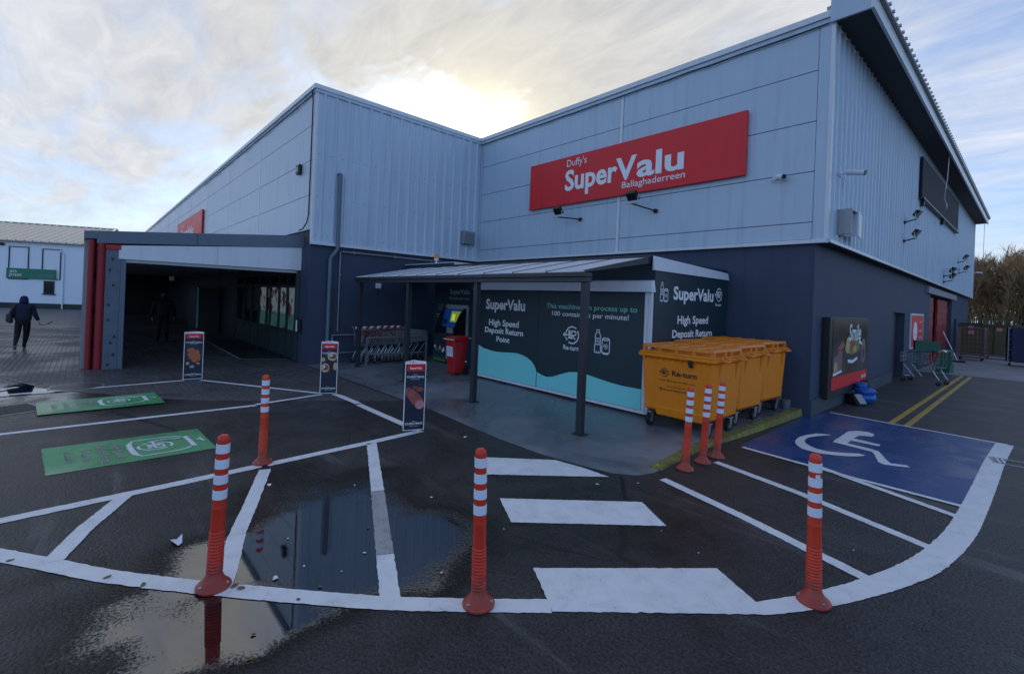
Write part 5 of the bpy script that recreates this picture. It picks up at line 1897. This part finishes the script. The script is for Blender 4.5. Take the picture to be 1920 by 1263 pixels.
crate((-2.12, 18.95, .975), D2R(14), 'green crate lying across the top of the single trolley')
crate((-2.1, 23.4, 0), D2R(84), 'green crate at the bottom of the stack behind the single trolley')
crate((-2.1, 23.4, .285), D2R(92), 'green crate in the middle of the stack behind the single trolley')
crate((-2.1, 23.4, .57), D2R(88), 'green crate on top of the stack behind the single trolley')
# broom leaning on the loading door jamb
r = empty('broom', (-2.2, 29.3, .007), 0, 'broom with a white handle leaning by the loading doors', 'broom')
MB().cyl((0, 0, .05), (-.55, .15, 1.35), .018, n=8).build('handle', M['white_print'], r)
MB().box(-.20, .25, -.06, .06, 0, .09).build('head', M['black'], r)


def cage(loc, rz, label, mt, cover=None, w=.85, d=.7, h=1.6):
    r = empty('roll_cage', loc, rz, label, 'roll cage', 'roll cages in the delivery yard')
    a, b_ = w / 2, d / 2
    mb = MB()
    for s in (-1, 1):
        for t in (-1, 1):
            mb.cyl((s * a, t * b_, .14), (s * a, t * b_, h), .022, n=6)
        mb.cyl((s * a, -b_, h), (s * a, b_, h), .02, n=6)
    for t in (-1, 1):
        mb.cyl((-a, t * b_, h), (a, t * b_, h), .02, n=6)
    mb.build('frame', M[mt], r)
    for s, nm in ((-1, 'side_mesh'), (1, 'side_mesh')):
        mb = MB()
        for i in range(7):
            mb.cyl((s * a, -b_, .25 + i * (h - .3) / 6), (s * a, b_, .25 + i * (h - .3) / 6), .009, n=4)
        for i in range(5):
            y = -b_ + d * i / 4
            mb.cyl((s * a, y, .2), (s * a, y, h), .007, n=4)
        mb.build(nm, M[mt], r)
    mb = MB()
    for i in range(7):
        mb.cyl((-a, -b_, .25 + i * (h - .3) / 6), (a, -b_, .25 + i * (h - .3) / 6), .009, n=4)
    for i in range(7):
        x = -a + w * i / 6
        mb.cyl((x, b_, .2), (x, b_, h), .007, n=4)
    mb.build('front_mesh', M[mt], r)
    MB().box(-a, a, -b_, b_, .14, .17).build('base', M[mt], r)
    MB().box(-.09, .11, -b_ - .02, -b_ - .012, h - .28, h - .12).build('label_plate', M['napkin'], r)
    if cover:
        mb = MB()
        n = 14
        ring = []
        for zz in (.2, .9, h + .03):
            for i in range(n):
                t = 2 * math.pi * i / n
                c, s_ = math.cos(t), math.sin(t)
                k = 1 / max(abs(c) / (a + .04), abs(s_) / (b_ + .04))
                k *= 1 + .03 * math.sin(i * 2.7 + zz * 5)
                ring.append((c * k, s_ * k, zz))
        fs = [(j * n + i, j * n + (i + 1) % n, (j + 1) * n + (i + 1) % n, (j + 1) * n + i) for j in range(2) for i in range(n)]
        fs.append(tuple(range(2 * n, 3 * n)))
        mb.add(ring, fs)
        mb.build('cover', M[cover], r)
    for s in (-1, 1):
        for t in (-1, 1):
            MB().cyl((s * (a - .08) - .02, t * (b_ - .08), .07), (s * (a - .08) + .02, t * (b_ - .08), .07), .07, n=12).build('castor', M['rubber'], r)
    return r


cage((-1.93, 31.9, .007), D2R(-3), 'pink wire roll cage standing open beside the loading doors', 'pink', None, .92, .7, 1.55)
cage((-.25, 30.5, .007), D2R(4), 'roll cage under a torn navy cover next to the pink cage', 'galv', 'cover_blue', .9, .75, 1.65)
cage((.75, 30.2, .007), D2R(-2), 'second navy covered roll cage farther from the pink cage', 'galv', 'cover_blue', .9, .75, 1.62)
cage((-2.1, 34.0, .007), D2R(0), 'dark empty roll cage standing behind the pink cage', 'frame_dark', None, .9, .7, 1.75)
cage((-1.1, 34.3, .007), D2R(3), 'dark empty roll cage further behind the pink cage', 'frame_dark', None, .9, .7, 1.70)

# bag and kettle-shaped box at the foot of the poster wall
p = G(1620, 755)
BGm = empty('carrier_bag', (p[0], p[1], 0), 0, 'bulging bright blue bag lying under the Smile poster', 'bag')
for k, (x, y, z, a, b_, c) in enumerate(((-.02, 0, .13, .24, .22, .13), (.02, -.03, .27, .20, .19, .10), (-.06, .04, .38, .15, .14, .08))):
    bm = bmesh.new()
    bmesh.ops.create_icosphere(bm, subdivisions=3, radius=1)
    for v in bm.verts:
        n_ = v.co.copy()
        f_ = 1 + .10 * math.sin(n_.x * 7 + k) * math.cos(n_.y * 6 + n_.z * 5) + .06 * math.sin(n_.z * 11 + n_.x * 4)
        v.co = Vector((x + n_.x * a * f_, y + n_.y * b_ * f_, max(.004, z + n_.z * c * f_)))
    me = bpy.data.meshes.new('bulge')
    bm.to_mesh(me)
    bm.free()
    me.materials.append(M['blue_plastic'])
    for pl in me.polygons:
        pl.use_smooth = True
    o = bpy.data.objects.new('bulge', me)
    col.objects.link(o)
    o.parent = BGm
MB().tube([(-.1, .02, .40), (-.05, .0, .50), (.05, -.02, .50), (.1, -.03, .36)], .012, 6).build('handle', M['black'], BGm)
p = G(1603, 757)
r = empty('bait_box', (p[0], p[1], 0), D2R(-30), 'small black bait box on the ground beside the blue bag', 'box')
MB().hull8([(-.18, -.12, 0), (.18, -.12, 0), (.18, .12, 0), (-.18, .12, 0), (-.16, -.10, .20), (.04, -.10, .22), (.04, .10, .22), (-.16, .10, .20)]).build('case', M['black'], r, bevel=.015)
MB().hull8([(.05, -.09, .20), (.19, -.09, .03), (.19, .09, .03), (.05, .09, .20), (.06, -.09, .225), (.20, -.09, .05), (.20, .09, .05), (.06, .09, .225)]).build('lid', M['galv'], r)
# pot and pipe stub at the end of the kerb
r = empty('plant_pot', (-3.13, 10.02, slabz(10.0)), 0, 'small dark pot with a terracotta top by the navy wall', 'pot')
MB().lathe([(.06, 0), (.075, .02), (.08, .15), (.085, .155)], 16).build('pot', M['pipe'], r, smooth=True)
MB().lathe([(.088, .156), (.088, .175), (.03, .185)], 16).build('saucer', M['terracotta'], r, smooth=True)
r = empty('pipe_stub', (-3.30, 10.12, slabz(10.1)), 0, 'short dark capped pipe standing behind the bins by the wall', 'pipe')
MB().cyl((0, 0, 0), (0, 0, .30), .06, n=14).build('pipe', M['pipe'], r, smooth=True)
MB().cyl((0, 0, .301), (0, 0, .325), .064, n=14).build('cap', M['grey_print'], r, smooth=True)

# ------------------------------------------------------------------ covers and drains
def drain(px, py, w, d, rz, label, z=.0165, n=9, rnd=False):
    p = G(px, py)
    r = empty('drain_cover', (p[0], p[1], 0), rz, label, 'drain cover')
    if rnd:
        MB().lathe([(w / 2, 0), (w / 2, z), (w / 2 - .03, z + .001)], 28).build('rim', M['galv'], r)
        MB().lathe([(w / 2 - .032, 0), (w / 2 - .032, z + .003), (.01, z + .004)], 28).build('plate', M['frame_dark'], r)
    else:
        for a, b_, c, e in ((-w / 2, w / 2, -d / 2, -d / 2 + .03), (-w / 2, w / 2, d / 2 - .03, d / 2), (-w / 2, -w / 2 + .03, -d / 2 + .031, d / 2 - .031), (w / 2 - .03, w / 2, -d / 2 + .031, d / 2 - .031)):
            MB().box(a, b_, c, e, 0, z + .003).build('frame', M['galv'], r)
        for i in range(n):
            x = -w / 2 + .05 + i * (w - .10) / (n - 1)
            MB().box(x - .012, x + .012, -d / 2 + .032, d / 2 - .032, .004, z + .001).build('bar', M['frame_dark'], r)
    return r


drain(144, 726, .8, .8, 0, 'round manhole cover in the block paving by the far bay line', .016, rnd=True)
drain(25, 768, .75, .6, .4, 'wet grid drain beside the far green bay', .006)
drain(1905, 869, .5, .35, .2, 'small grid drain outside the corner of the blue bay', .005, 8)

# ------------------------------------------------------------------ writing on the green bays
for gi, q in enumerate(gp):
    z = .018 if gi == 0 else ZL + .003
    c = [G(*p_) for p_ in q]
    O = np.array([c[0][0], c[0][1]])
    ex = np.array(c[1][:2]) - O
    ey = np.array(c[3][:2]) - O
    Lx, Ly = np.linalg.norm(ex), np.linalg.norm(ey)
    ex /= Lx
    ey /= Ly
    ex3, ey3 = np.array((*ex, 0)), np.array((*ey, 0))
    O3 = np.array((O[0], O[1], z))
    def bay_line(pts, w_):
        flat('bottle_outline', strip_pts([O + ex * a * Lx + ey * b_ * Ly for a, b_ in pts], w_), M['line'], z, step=.1, amp=.003)
    bay_line([(.97 - .05, .50), (.955, .40), (.935, .40), (.925, .50), (.935, .60), (.955, .60), (.92, .5)][:1] + [(.955, .42), (.945, .5), (.955, .58)], .03)
    bay_line([(.865, .28), (.865, .74)], .055)
    bay_line([(.85, .72), (.80, .80), (.72, .83), (.60, .84), (.52, .84), (.49, .76)], .03)
    bay_line([(.85, .30), (.79, .22), (.70, .20), (.58, .19), (.52, .20), (.49, .30)], .03)
    bay_line([(.49, .30), (.482, .52), (.49, .76)], .055)
    bay_line([(.82, .34), (.76, .30), (.66, .29)], .03)
    return_logo(M['line'], car_park, O3 + ex3 * .635 * Lx + ey3 * .52 * Ly, ey3, ex3, .15 * Ly, world=True)
    for k, (s_, wd) in enumerate((('High Speed', .56), ('Deposit Return', .74))):
        letters(s_, M['line_w'], car_park, O3 + ex3 * (.385 - k * .085) * Lx + ey3 * .5 * Ly, ey3, ex3, .045 * Lx, wd * Ly, True)
    scribble(M['line_w'], car_park, O3 + ex3 * .20 * Lx + ey3 * .28 * Ly, ey3, ex3, .46 * Ly, .05 * Lx, 9)
    scribble(M['line_w'], car_park, O3 + ex3 * .11 * Lx + ey3 * .28 * Ly, ey3, ex3, .42 * Ly, .05 * Lx, 8)

# ------------------------------------------------------------------ post office beyond the forecourt
AP = empty('post_office', (-50.53, -4.546, 0), math.atan2(.898, .44), 'white rendered post office with a ribbed tan roof and green sign', 'building')
def ab(name, mt, x0, x1, y0, y1, z0, z1, bevel=0.0):
    return MB().box(x0, x1, y0, y1, z0, z1).build(name, M[mt], AP, bevel=bevel)


ab('wall', 'wall_white', -9, 4.99, 0, 9, .38, 4.98)
ab('plinth', 'dark_green', -9, 4.99, -.03, 9, 0, .379)
sl = 1.55 / 4.2
for i in range(14):
    x0 = -9 + i * 1.0
    prof = []
    for k in range(2):
        a = x0 + k * .5
        prof += [(a, 0), (a + .36, 0), (a + .39, .07), (a + .45, .07), (a + .48, 0), (a + .5, 0)]
    vs, n = [], len(prof)
    for x, d in prof:
        for y in (-.28, 4.5):
            vs.append((x, y, 4.92 + sl * (y + .28) + d))
    MB().add(vs, [(2 * k, 2 * k + 2, 2 * k + 3, 2 * k + 1) for k in range(n - 1)]).build('roof_sheet', M['roof_tan'], AP)
MB().hull8([(-9, 4.5, 6.60), (5, 4.5, 6.60), (5, 9.3, 4.9), (-9, 9.3, 4.9), (-9, 4.5, 6.66), (5, 4.5, 6.66), (5, 9.3, 4.96), (-9, 9.3, 4.96)]).build('rear_roof', M['roof_tan'], AP)
MB().prism([(4.985, .0, 4.98), (4.985, 9, 4.98), (4.985, 4.5, 6.58)], (-.1, 0, 0)).build('gable', M['wall_white'], AP)
MB().prism([(-9, -.3, 4.86), (-9, -.16, 4.86), (-9, -.18, 4.93), (-9, -.3, 4.93)], (14, 0, 0)).build('gutter', M['galv'], AP)
ab('ridge_cap', 'galv', -9, 5, 4.4, 4.62, 6.665, 6.72)


def frame(x0, x1, z0, z1, t, nm, mt='black'):
    f = empty(nm, (x0, -.03, z0))
    f.parent = AP
    w, h = x1 - x0, z1 - z0
    MB().box(0, w, -.03, .03, 0, t).build('frame_bar', M[mt], f)
    MB().box(0, w, -.03, .03, h - t, h).build('frame_bar', M[mt], f)
    MB().box(0, t, -.03, .03, t, h - t).build('frame_bar', M[mt], f)
    MB().box(w - t, w, -.03, .03, t, h - t).build('frame_bar', M[mt], f)
    return f


frame(.40, 1.59, 2.1, 4.51, .05, 'blank_window')
frame(2.38, 3.53, 2.18, 4.45, .05, 'blank_window')
f = frame(2.55, 3.18, 1.12, 2.06, .05, 'window')
MB().box(.05, .58, -.005, .01, .05, .89).build('pane', M['glass'], f)
MB().box(.05, .58, .012, .028, .05, .89).build('blind', M['ceil'], f)
ab('window_sill', 'dark_green', 2.47, 3.27, -.10, 0, 1.04, 1.115)
mb = MB().cyl((3.72, -.06, 0), (3.72, -.06, 4.1), .05, n=10)
mb.cyl((3.72, -.06, 4.1), (3.5, -.14, 4.4), .05, n=10)
mb.build('downpipe', M['wall_white'], AP, smooth=True)
ab('wall_lamp', 'black', -.12, .12, -.18, -.001, 4.52, 4.72, .03)
PS = empty('post_office_sign', (-50.53 + .44 * 1.8, -4.546 + .898 * 1.8, 2.17), math.atan2(.898, .44), 'green post office sign with white lettering on the white wall', 'sign')
MB().box(-1.46, 1.48, -.12, -.062, 0, .74).build('board', M['post_green'], PS, bevel=.005)
letters('an', M['white_print'], PS, (-1.26, -.124, .42), XR, ZU, .26, .40, world=False)
letters('post', M['white_print'], PS, (-1.26, -.124, .17), XR, ZU, .26, .72, world=False)
for z in (.29, .18):
    scribble(M['grey_print'], PS, (.45, -.124, z), XR, ZU, .85, .055, 22, world=False)

# ------------------------------------------------------------------ fence, bank and bare trees behind the yard
bank = MB().hull8([(-40, 49.7, 0), (60, 49.7, 0), (60, 80, 0), (-40, 80, 0), (-40, 50.6, 1.55), (60, 50.6, 1.4), (60, 80, 1.6), (-40, 80, 1.6)]).build('bank', M['bank'])
tag(bank, 'rough yellow brown bank behind the delivery yard', kind='structure')
BW_ = empty('yard_wall', (2.0, 38.0, 0), 0, 'low olive brown boundary wall behind the roll cages', 'wall')
MB().box(-4.8, 12, 0, .2, 0, 1.62).build('wall', M['olive'], BW_)
MB().box(-4.82, 12.02, -.04, .24, 1.622, 1.72).build('coping', M['bank'], BW_)
for i, x in enumerate((-3.4, -1.7, .4, 2.2)):
    MB().box(x, x + .3, -.06, -.002, 0, 1.6).build('pier', M['olive'], BW_)
FE = empty('palisade_fence', (0, 49.6, 0), 0, 'green steel palisade fence on top of the bank behind the yard', 'fence')
pale = MB()
pale.hull8([(-.035, -.012, 1.0), (.035, -.012, 1.0), (.035, .012, 1.0), (-.035, .012, 1.0), (-.035, -.012, 2.1), (.035, -.012, 2.1), (.035, .012, 2.1), (-.035, .012, 2.1)])
pale.hull8([(-.035, -.012, 2.1), (.035, -.012, 2.1), (.035, .012, 2.1), (-.035, .012, 2.1), (-.006, -.01, 2.25), (.006, -.01, 2.25), (.006, .01, 2.25), (-.006, .01, 2.25)])
pme = pale.mesh('pale')
pme.materials.append(M['fence_green'])
for i in range(70):
    o = bpy.data.objects.new('pale', pme)
    col.objects.link(o)
    o.parent = FE
    o.location = (-4.5 + i * .19, 0, RNG.normal(0, .01))
for z in (1.2, 1.95):
    MB().box(-4.6, 8.8, .02, .06, z, z + .06).build('rail', M['fence_green'], FE)
for x in (-4.6, -1.8, 1.0, 3.8, 6.6, 8.8):
    MB().box(x - .05, x + .05, .061, .14, 0, 2.15).build('post', M['fence_green'], FE)


def bare_tree(seed, h, spread, n_stem, n_tw):
    rr = random.Random(seed)
    trunk, crown = MB(), MB()
    tips = []
    for s in range(n_stem):
        a = rr.uniform(0, 6.28)
        p = np.array((rr.uniform(-.25, .25) * spread, rr.uniform(-.25, .25) * spread, 0))
        d = np.array((math.cos(a) * .16, math.sin(a) * .16, 1.0))
        r = .05 * rr.uniform(.7, 1.2)
        hh = h * rr.uniform(.65, .95)
        k = 7
        for i in range(k):
            q = p + d * hh / k + np.array((rr.gauss(0, .06), rr.gauss(0, .06), 0))
            r2 = r * .80
            trunk.cyl(p, q, r, r2, n=5, caps=False)
            tips.append((p, q, r2, i / k))
            p, r = q, r2
            d = d + np.array((rr.gauss(0, .08), rr.gauss(0, .08), 0))
    for t in range(n_tw):
        p, q, r, u = rr.choice(tips)
        if u < .15 and rr.random() < .6:
            continue
        o = p + (q - p) * rr.random()
        a = rr.uniform(0, 6.28)
        L = rr.uniform(.35, 1.1) * (1.15 - .5 * u) * (spread / 1.6) ** .4
        d = np.array((math.cos(a) * rr.uniform(.25, .8), math.sin(a) * rr.uniform(.25, .8), rr.uniform(.55, 1.2)))
        d /= np.linalg.norm(d)
        e = o + d * L
        crown.cyl(o, e, .024, .011, n=3, caps=False)
        for _ in range(5):
            o2 = o + (e - o) * rr.uniform(.25, 1)
            d2 = d + np.array((rr.gauss(0, .45), rr.gauss(0, .45), rr.gauss(.1, .3)))
            d2 /= np.linalg.norm(d2)
            crown.cyl(o2, o2 + d2 * rr.uniform(.25, .65), .013, .006, n=3, caps=False)
    return trunk, crown


var = []
for s in range(3):
    tk, cr = bare_tree(40 + s, 6.2, 1.7, 10, 620)
    a, c = tk.mesh('trunk'), cr.mesh('crown')
    a.materials.append(M['bark'])
    c.materials.append(M['twig'])
    var.append((a, c))
tx = [(-4.6, 53, 1.0), (-3.3, 51.8, .90), (-2.2, 52.6, .97), (-1.2, 51.6, .92), (-.2, 52.4, 1.04), (.8, 51.7, .97), (1.8, 52.6, 1.06), (2.9, 51.9, .98), (4.0, 52.8, 1.05),
      (-3.8, 54.6, 1.0), (-2.7, 54.9, 1.02), (-1.6, 54.4, .98), (-.5, 55.0, 1.07), (.6, 54.6, 1.04), (1.8, 55.2, 1.1), (3.0, 54.8, 1.08)]
for i, (x, y, s) in enumerate(tx):
    r = empty('bare_tree', (x, y, 1.5), i * 1.3, 'leafless brown tree in the dense winter thicket behind the fence', 'tree', 'bare trees behind the yard fence')
    a, c = var[i % 3]
    for nm, me in (('trunk', a), ('crown', c)):
        o = bpy.data.objects.new(nm, me)
        col.objects.link(o)
        o.parent = r
    r.scale = (s, s, s * .93)

# ------------------------------------------------------------------ people
def skin_mesh(name, nodes, edges, parent, mt, sub=2, root=0):
    me = bpy.data.meshes.new(name)
    me.from_pydata([n[0] for n in nodes], edges, [])
    o = bpy.data.objects.new(name, me)
    col.objects.link(o)
    md = o.modifiers.new('s', 'SKIN')
    md.use_smooth_shade = True
    sv = me.skin_vertices[0].data
    for i, n in enumerate(nodes):
        r = n[1]
        sv[i].radius = (r, r) if isinstance(r, (int, float)) else r
        sv[i].use_root = (i == root)
    ss = o.modifiers.new('d', 'SUBSURF')
    ss.levels = ss.render_levels = sub
    bpy.context.view_layer.update()
    m2 = bpy.data.meshes.new_from_object(o.evaluated_get(bpy.context.evaluated_depsgraph_get()))
    m2.name = name
    bpy.data.objects.remove(o)
    bpy.data.meshes.remove(me)
    m2.materials.clear()
    for k in (mt if isinstance(mt, (list, tuple)) else [mt]):
        m2.materials.append(k)
    for p in m2.polygons:
        p.use_smooth = True
    ob = bpy.data.objects.new(name, m2)
    col.objects.link(ob)
    ob.parent = parent
    return ob


def hand_nodes(wrist, d, curl, side):
    """palm and five fingers from a wrist point, pointing along d"""
    w, d = np.array(wrist, float), np.array(d, float)
    d /= np.linalg.norm(d)
    s = np.array(side, float)
    s /= np.linalg.norm(s)
    n = np.cross(d, s)
    nodes, edges = [(tuple(w), .024)], []
    palm = w + d * .075
    nodes.append((tuple(palm), .030))
    edges.append((0, 1))
    for i, (o, L) in enumerate(((-.03, .070), (-.010, .082), (.010, .076), (.03, .060))):
        a = palm + s * o + d * .012
        b = a + (d * .8 + n * curl) * L * .55
        c = b + (d * .35 + n * curl * 1.6) * L * .5
        k = len(nodes)
        nodes += [(tuple(a), .0095), (tuple(b), .009), (tuple(c), .008)]
        edges += [(1, k), (k, k + 1), (k + 1, k + 2)]
    k = len(nodes)
    t0 = w + d * .03 - s * .028
    t1 = t0 + (d * .6 - s * .7) * .04
    t2 = t1 + (d * .9 + n * curl) * .032
    nodes += [(tuple(t0), .012), (tuple(t1), .010), (tuple(t2), .009)]
    edges += [(0, k), (k, k + 1), (k + 1, k + 2)]
    return nodes, edges


# person walking away in a hooded navy jacket (local +y = heading)
p = G(41, 656)
P1 = empty('person', (p[0], p[1], .012), D2R(88), 'person in a hooded navy jacket and black leggings walking away across the paving', 'person')
H1 = 1.53 / 1.65
S1 = lambda L: [((n[0][0] * H1, n[0][1] * H1, n[0][2] * H1), n[1] * H1 if isinstance(n[1], float) else tuple(q * H1 for q in n[1])) for n in L]
nodes = [((0, 0, .90), (.15, .12)), ((0, .02, 1.12), (.14, .10)), ((0, .04, 1.32), (.15, .10)), ((0, .05, 1.42), (.06, .06)), ((0, .06, 1.53), (.085, .10)), ((0, .06, 1.60), (.07, .085)),
         ((-.09, 0, .84), .105), ((-.11, .0, .48), .078), ((-.12, -.26, .22), .052), ((-.12, -.34, .15), .040), ((-.12, -.29, .06), .035),
         ((.09, 0, .84), .105), ((.07, .14, .47), .080), ((.02, .22, .10), .048), ((.02, .24, .05), .04), ((.02, .36, .03), .03)]
edges = [(0, 1), (1, 2), (2, 3), (3, 4), (4, 5), (0, 6), (6, 7), (7, 8), (8, 9), (9, 10), (0, 11), (11, 12), (12, 13), (13, 14), (14, 15)]
skin_mesh('body', S1(nodes), edges, P1, M['leggings'])
nodes = [((0, 0, .82), (.215, .165)), ((0, .01, 1.02), (.21, .16)), ((0, .03, 1.20), (.20, .145)), ((0, .04, 1.33), (.17, .125)), ((0, .04, 1.41), (.09, .09)),
         ((-.18, .04, 1.34), .085), ((-.245, -.03, 1.10), .072), ((-.25, .14, 1.0), .055), ((-.14, .24, 1.0), .045),
         ((.18, .04, 1.34), .085), ((.25, .03, 1.09), .070), ((.33, .10, .88), .052)]
edges = [(0, 1), (1, 2), (2, 3), (3, 4), (3, 5), (5, 6), (6, 7), (7, 8), (3, 9), (9, 10), (10, 11)]
skin_mesh('jacket', S1(nodes), edges, P1, M['jacket'])
nodes = [((0, .03, 1.40), (.13, .12)), ((0, .035, 1.50), (.115, .125)), ((0, .05, 1.60), (.10, .115)), ((0, .055, 1.665), (.06, .07))]
skin_mesh('hood', S1(nodes), [(0, 1), (1, 2), (2, 3)], P1, M['hood'])
hn, he = hand_nodes((.335, .105, .86), (.25, .15, -.9), .5, (.2, 1, .1))
skin_mesh('hand', S1(hn), he, P1, M['tan_skin'], 1)
hn, he = hand_nodes((-.13, .25, 1.0), (.7, .4, .0), .4, (0, 0, 1))
skin_mesh('hand', S1(hn), he, P1, M['tan_skin'], 1)
for pts in ([((-.12, -.37, .16), .042), ((-.12, -.32, .075), .048), ((-.12, -.25, .04), .042)], [((.02, .19, .055), .048), ((.02, .28, .048), .048), ((.02, .40, .036), .038)]):
    skin_mesh('shoe', S1(pts), [(0, 1), (1, 2)], P1, M['shoe'], 2)
c, s_ = math.cos(D2R(88)), math.sin(D2R(88))
def p1w(x, y, z):
    return (p[0] + (x * c - y * s_) * H1, p[1] + (x * s_ + y * c) * H1, z * H1)
hb = empty('shoulder_bag', p1w(-.27, -.02, .88), D2R(88), 'dark shoulder bag hanging at the walker\'s left side', 'bag')
MB().hull8([(-.09, -.14, 0), (.05, -.14, -.06), (.05, .14, -.06), (-.09, .14, 0), (-.07, -.13, .24), (.04, -.13, .22), (.04, .13, .22), (-.07, .13, .24)]).build('body', M['bag'], hb, bevel=.03)
MB().tube([(0, -.1, .22), (.07, -.08, .40), (.13, 0, .50), (.07, .08, .40), (0, .1, .22)], .012, 6).build('strap', M['black'], hb)
st = empty('folded_umbrella', p1w(.36, .12, .78), D2R(88), 'small dark folding umbrella held out in the walker\'s right hand', 'umbrella')
MB().tube([(0, 0, 0), (.10, .02, -.01), (.16, .03, .02)], .011, 6).build('shaft', M['shoe'], st)
MB().cyl((.16, .03, .02), (.27, .05, .09), .022, .008, n=8).build('canopy', M['black'], st, smooth=True)

# person standing in the covered passage
p = G(304, 641)
P2 = empty('person', (p[0], p[1], .012), D2R(85), 'person in a long dark coat standing in the covered passage', 'person')
H1 = 1.74 / 1.70
nodes = [((0, 0, .92), (.16, .12)), ((0, 0, 1.15), (.15, .11)), ((0, .01, 1.36), (.16, .11)), ((0, .02, 1.47), (.06, .06)), ((0, .03, 1.56), (.075, .09)), ((0, .03, 1.64), (.07, .085)),
         ((-.10, 0, .86), .10), ((-.12, .03, .48), .075), ((-.13, .0, .10), .055), ((-.13, .05, .045), .045), ((-.13, .15, .03), .035),
         ((.10, 0, .86), .10), ((.11, .02, .48), .075), ((.12, -.01, .10), .055), ((.12, .05, .045), .045), ((.12, .15, .03), .035)]
edges = [(0, 1), (1, 2), (2, 3), (3, 4), (4, 5), (0, 6), (6, 7), (7, 8), (8, 9), (9, 10), (0, 11), (11, 12), (12, 13), (13, 14), (14, 15)]
skin_mesh('body', S1(nodes), edges, P2, M['leggings'])
nodes = [((0, 0, .80), (.22, .17)), ((0, 0, 1.0), (.215, .16)), ((0, 0, 1.22), (.21, .15)), ((0, .01, 1.37), (.18, .13)), ((0, .02, 1.46), (.08, .08)),
         ((-.22, .01, 1.36), .085), ((-.31, .0, 1.10), .070), ((-.30, .06, .86), .058), ((.22, .01, 1.36), .085), ((.31, .0, 1.10), .070), ((.30, .06, .86), .058)]
edges = [(0, 1), (1, 2), (2, 3), (3, 4), (3, 5), (5, 6), (6, 7), (3, 8), (8, 9), (9, 10)]
skin_mesh('coat', S1(nodes), edges, P2, M['coat'])
skin_mesh('head', S1([((0, .02, 1.46), .055), ((0, .035, 1.56), (.078, .095)), ((0, .04, 1.65), (.07, .09))]), [(0, 1), (1, 2)], P2, M['tan_skin'])
skin_mesh('hair', S1([((0, .0, 1.56), (.083, .085)), ((0, .02, 1.65), (.085, .10)), ((0, .03, 1.70), (.06, .07))]), [(0, 1), (1, 2)], P2, M['hair'])
for s in (-1, 1):
    hn, he = hand_nodes((s * .30, .065, .84), (0, .12, -1), .35, (0, 1, .1))
    skin_mesh('hand', S1(hn), he, P2, M['tan_skin'], 1)

# ------------------------------------------------------------------ litter and leaves
def scrap(px, py, s, mt, label, grp, nm='litter', crumple=.25, z=.005):
    q = G(px, py)
    mb = MB()
    n = 7
    ring = []
    for i in range(n):
        a = 6.283 * i / n
        r = s * random.uniform(.55, 1.1)
        ring.append((r * math.cos(a), r * .6 * math.sin(a), random.uniform(0, s * crumple)))
    vs = ring + [(x * .95, y * .95, zz + .0015) for x, y, zz in ring]
    fs = [tuple(range(n))[::-1], tuple(range(n, 2 * n))] + [(i, (i + 1) % n, n + (i + 1) % n, n + i) for i in range(n)]
    mb.add(vs, fs)
    o = mb.build(nm, M[mt])
    o.location = (q[0], q[1], z)
    o.rotation_euler = (0, 0, random.uniform(0, 6))
    return tag(o, label, 'litter' if nm == 'litter' else 'leaf', grp)


for x, y, s in ((505, 910, .05), (516, 1084, .05), (809, 933, .025), (665, 910, .02), (1120, 908, .03), (945, 992, .012), (1240, 996, .012), (1310, 1037, .015), (1196, 906, .02), (872, 820, .05), (1600, 1032, .015), (683, 1037, .02), (570, 1062, .016), (640, 1072, .014), (828, 1074, .02), (540, 1010, .018)):
    scrap(x, y, s * .8, 'paper', 'small pale scrap of litter on the wet asphalt', 'scraps of litter')
o = scrap(330, 1017, .075, 'paper', 'crumpled silvery wrapper on the asphalt between two hatch lines', None, crumple=.6)
for x, y, s in ((202, 1083, .05), (268, 1098, .05), (440, 1099, .05), (452, 1104, .05), (470, 1235, .035), (1228, 900, .02), (600, 1100, .03), (690, 990, .03), (20, 1052, .04), (390, 1020, .03), (560, 1125, .03), (475, 1190, .035)):
    scrap(x, y, s * .62, 'leaf', 'curled brown fallen leaf on the wet asphalt', 'fallen leaves', 'fallen_leaf', .3)
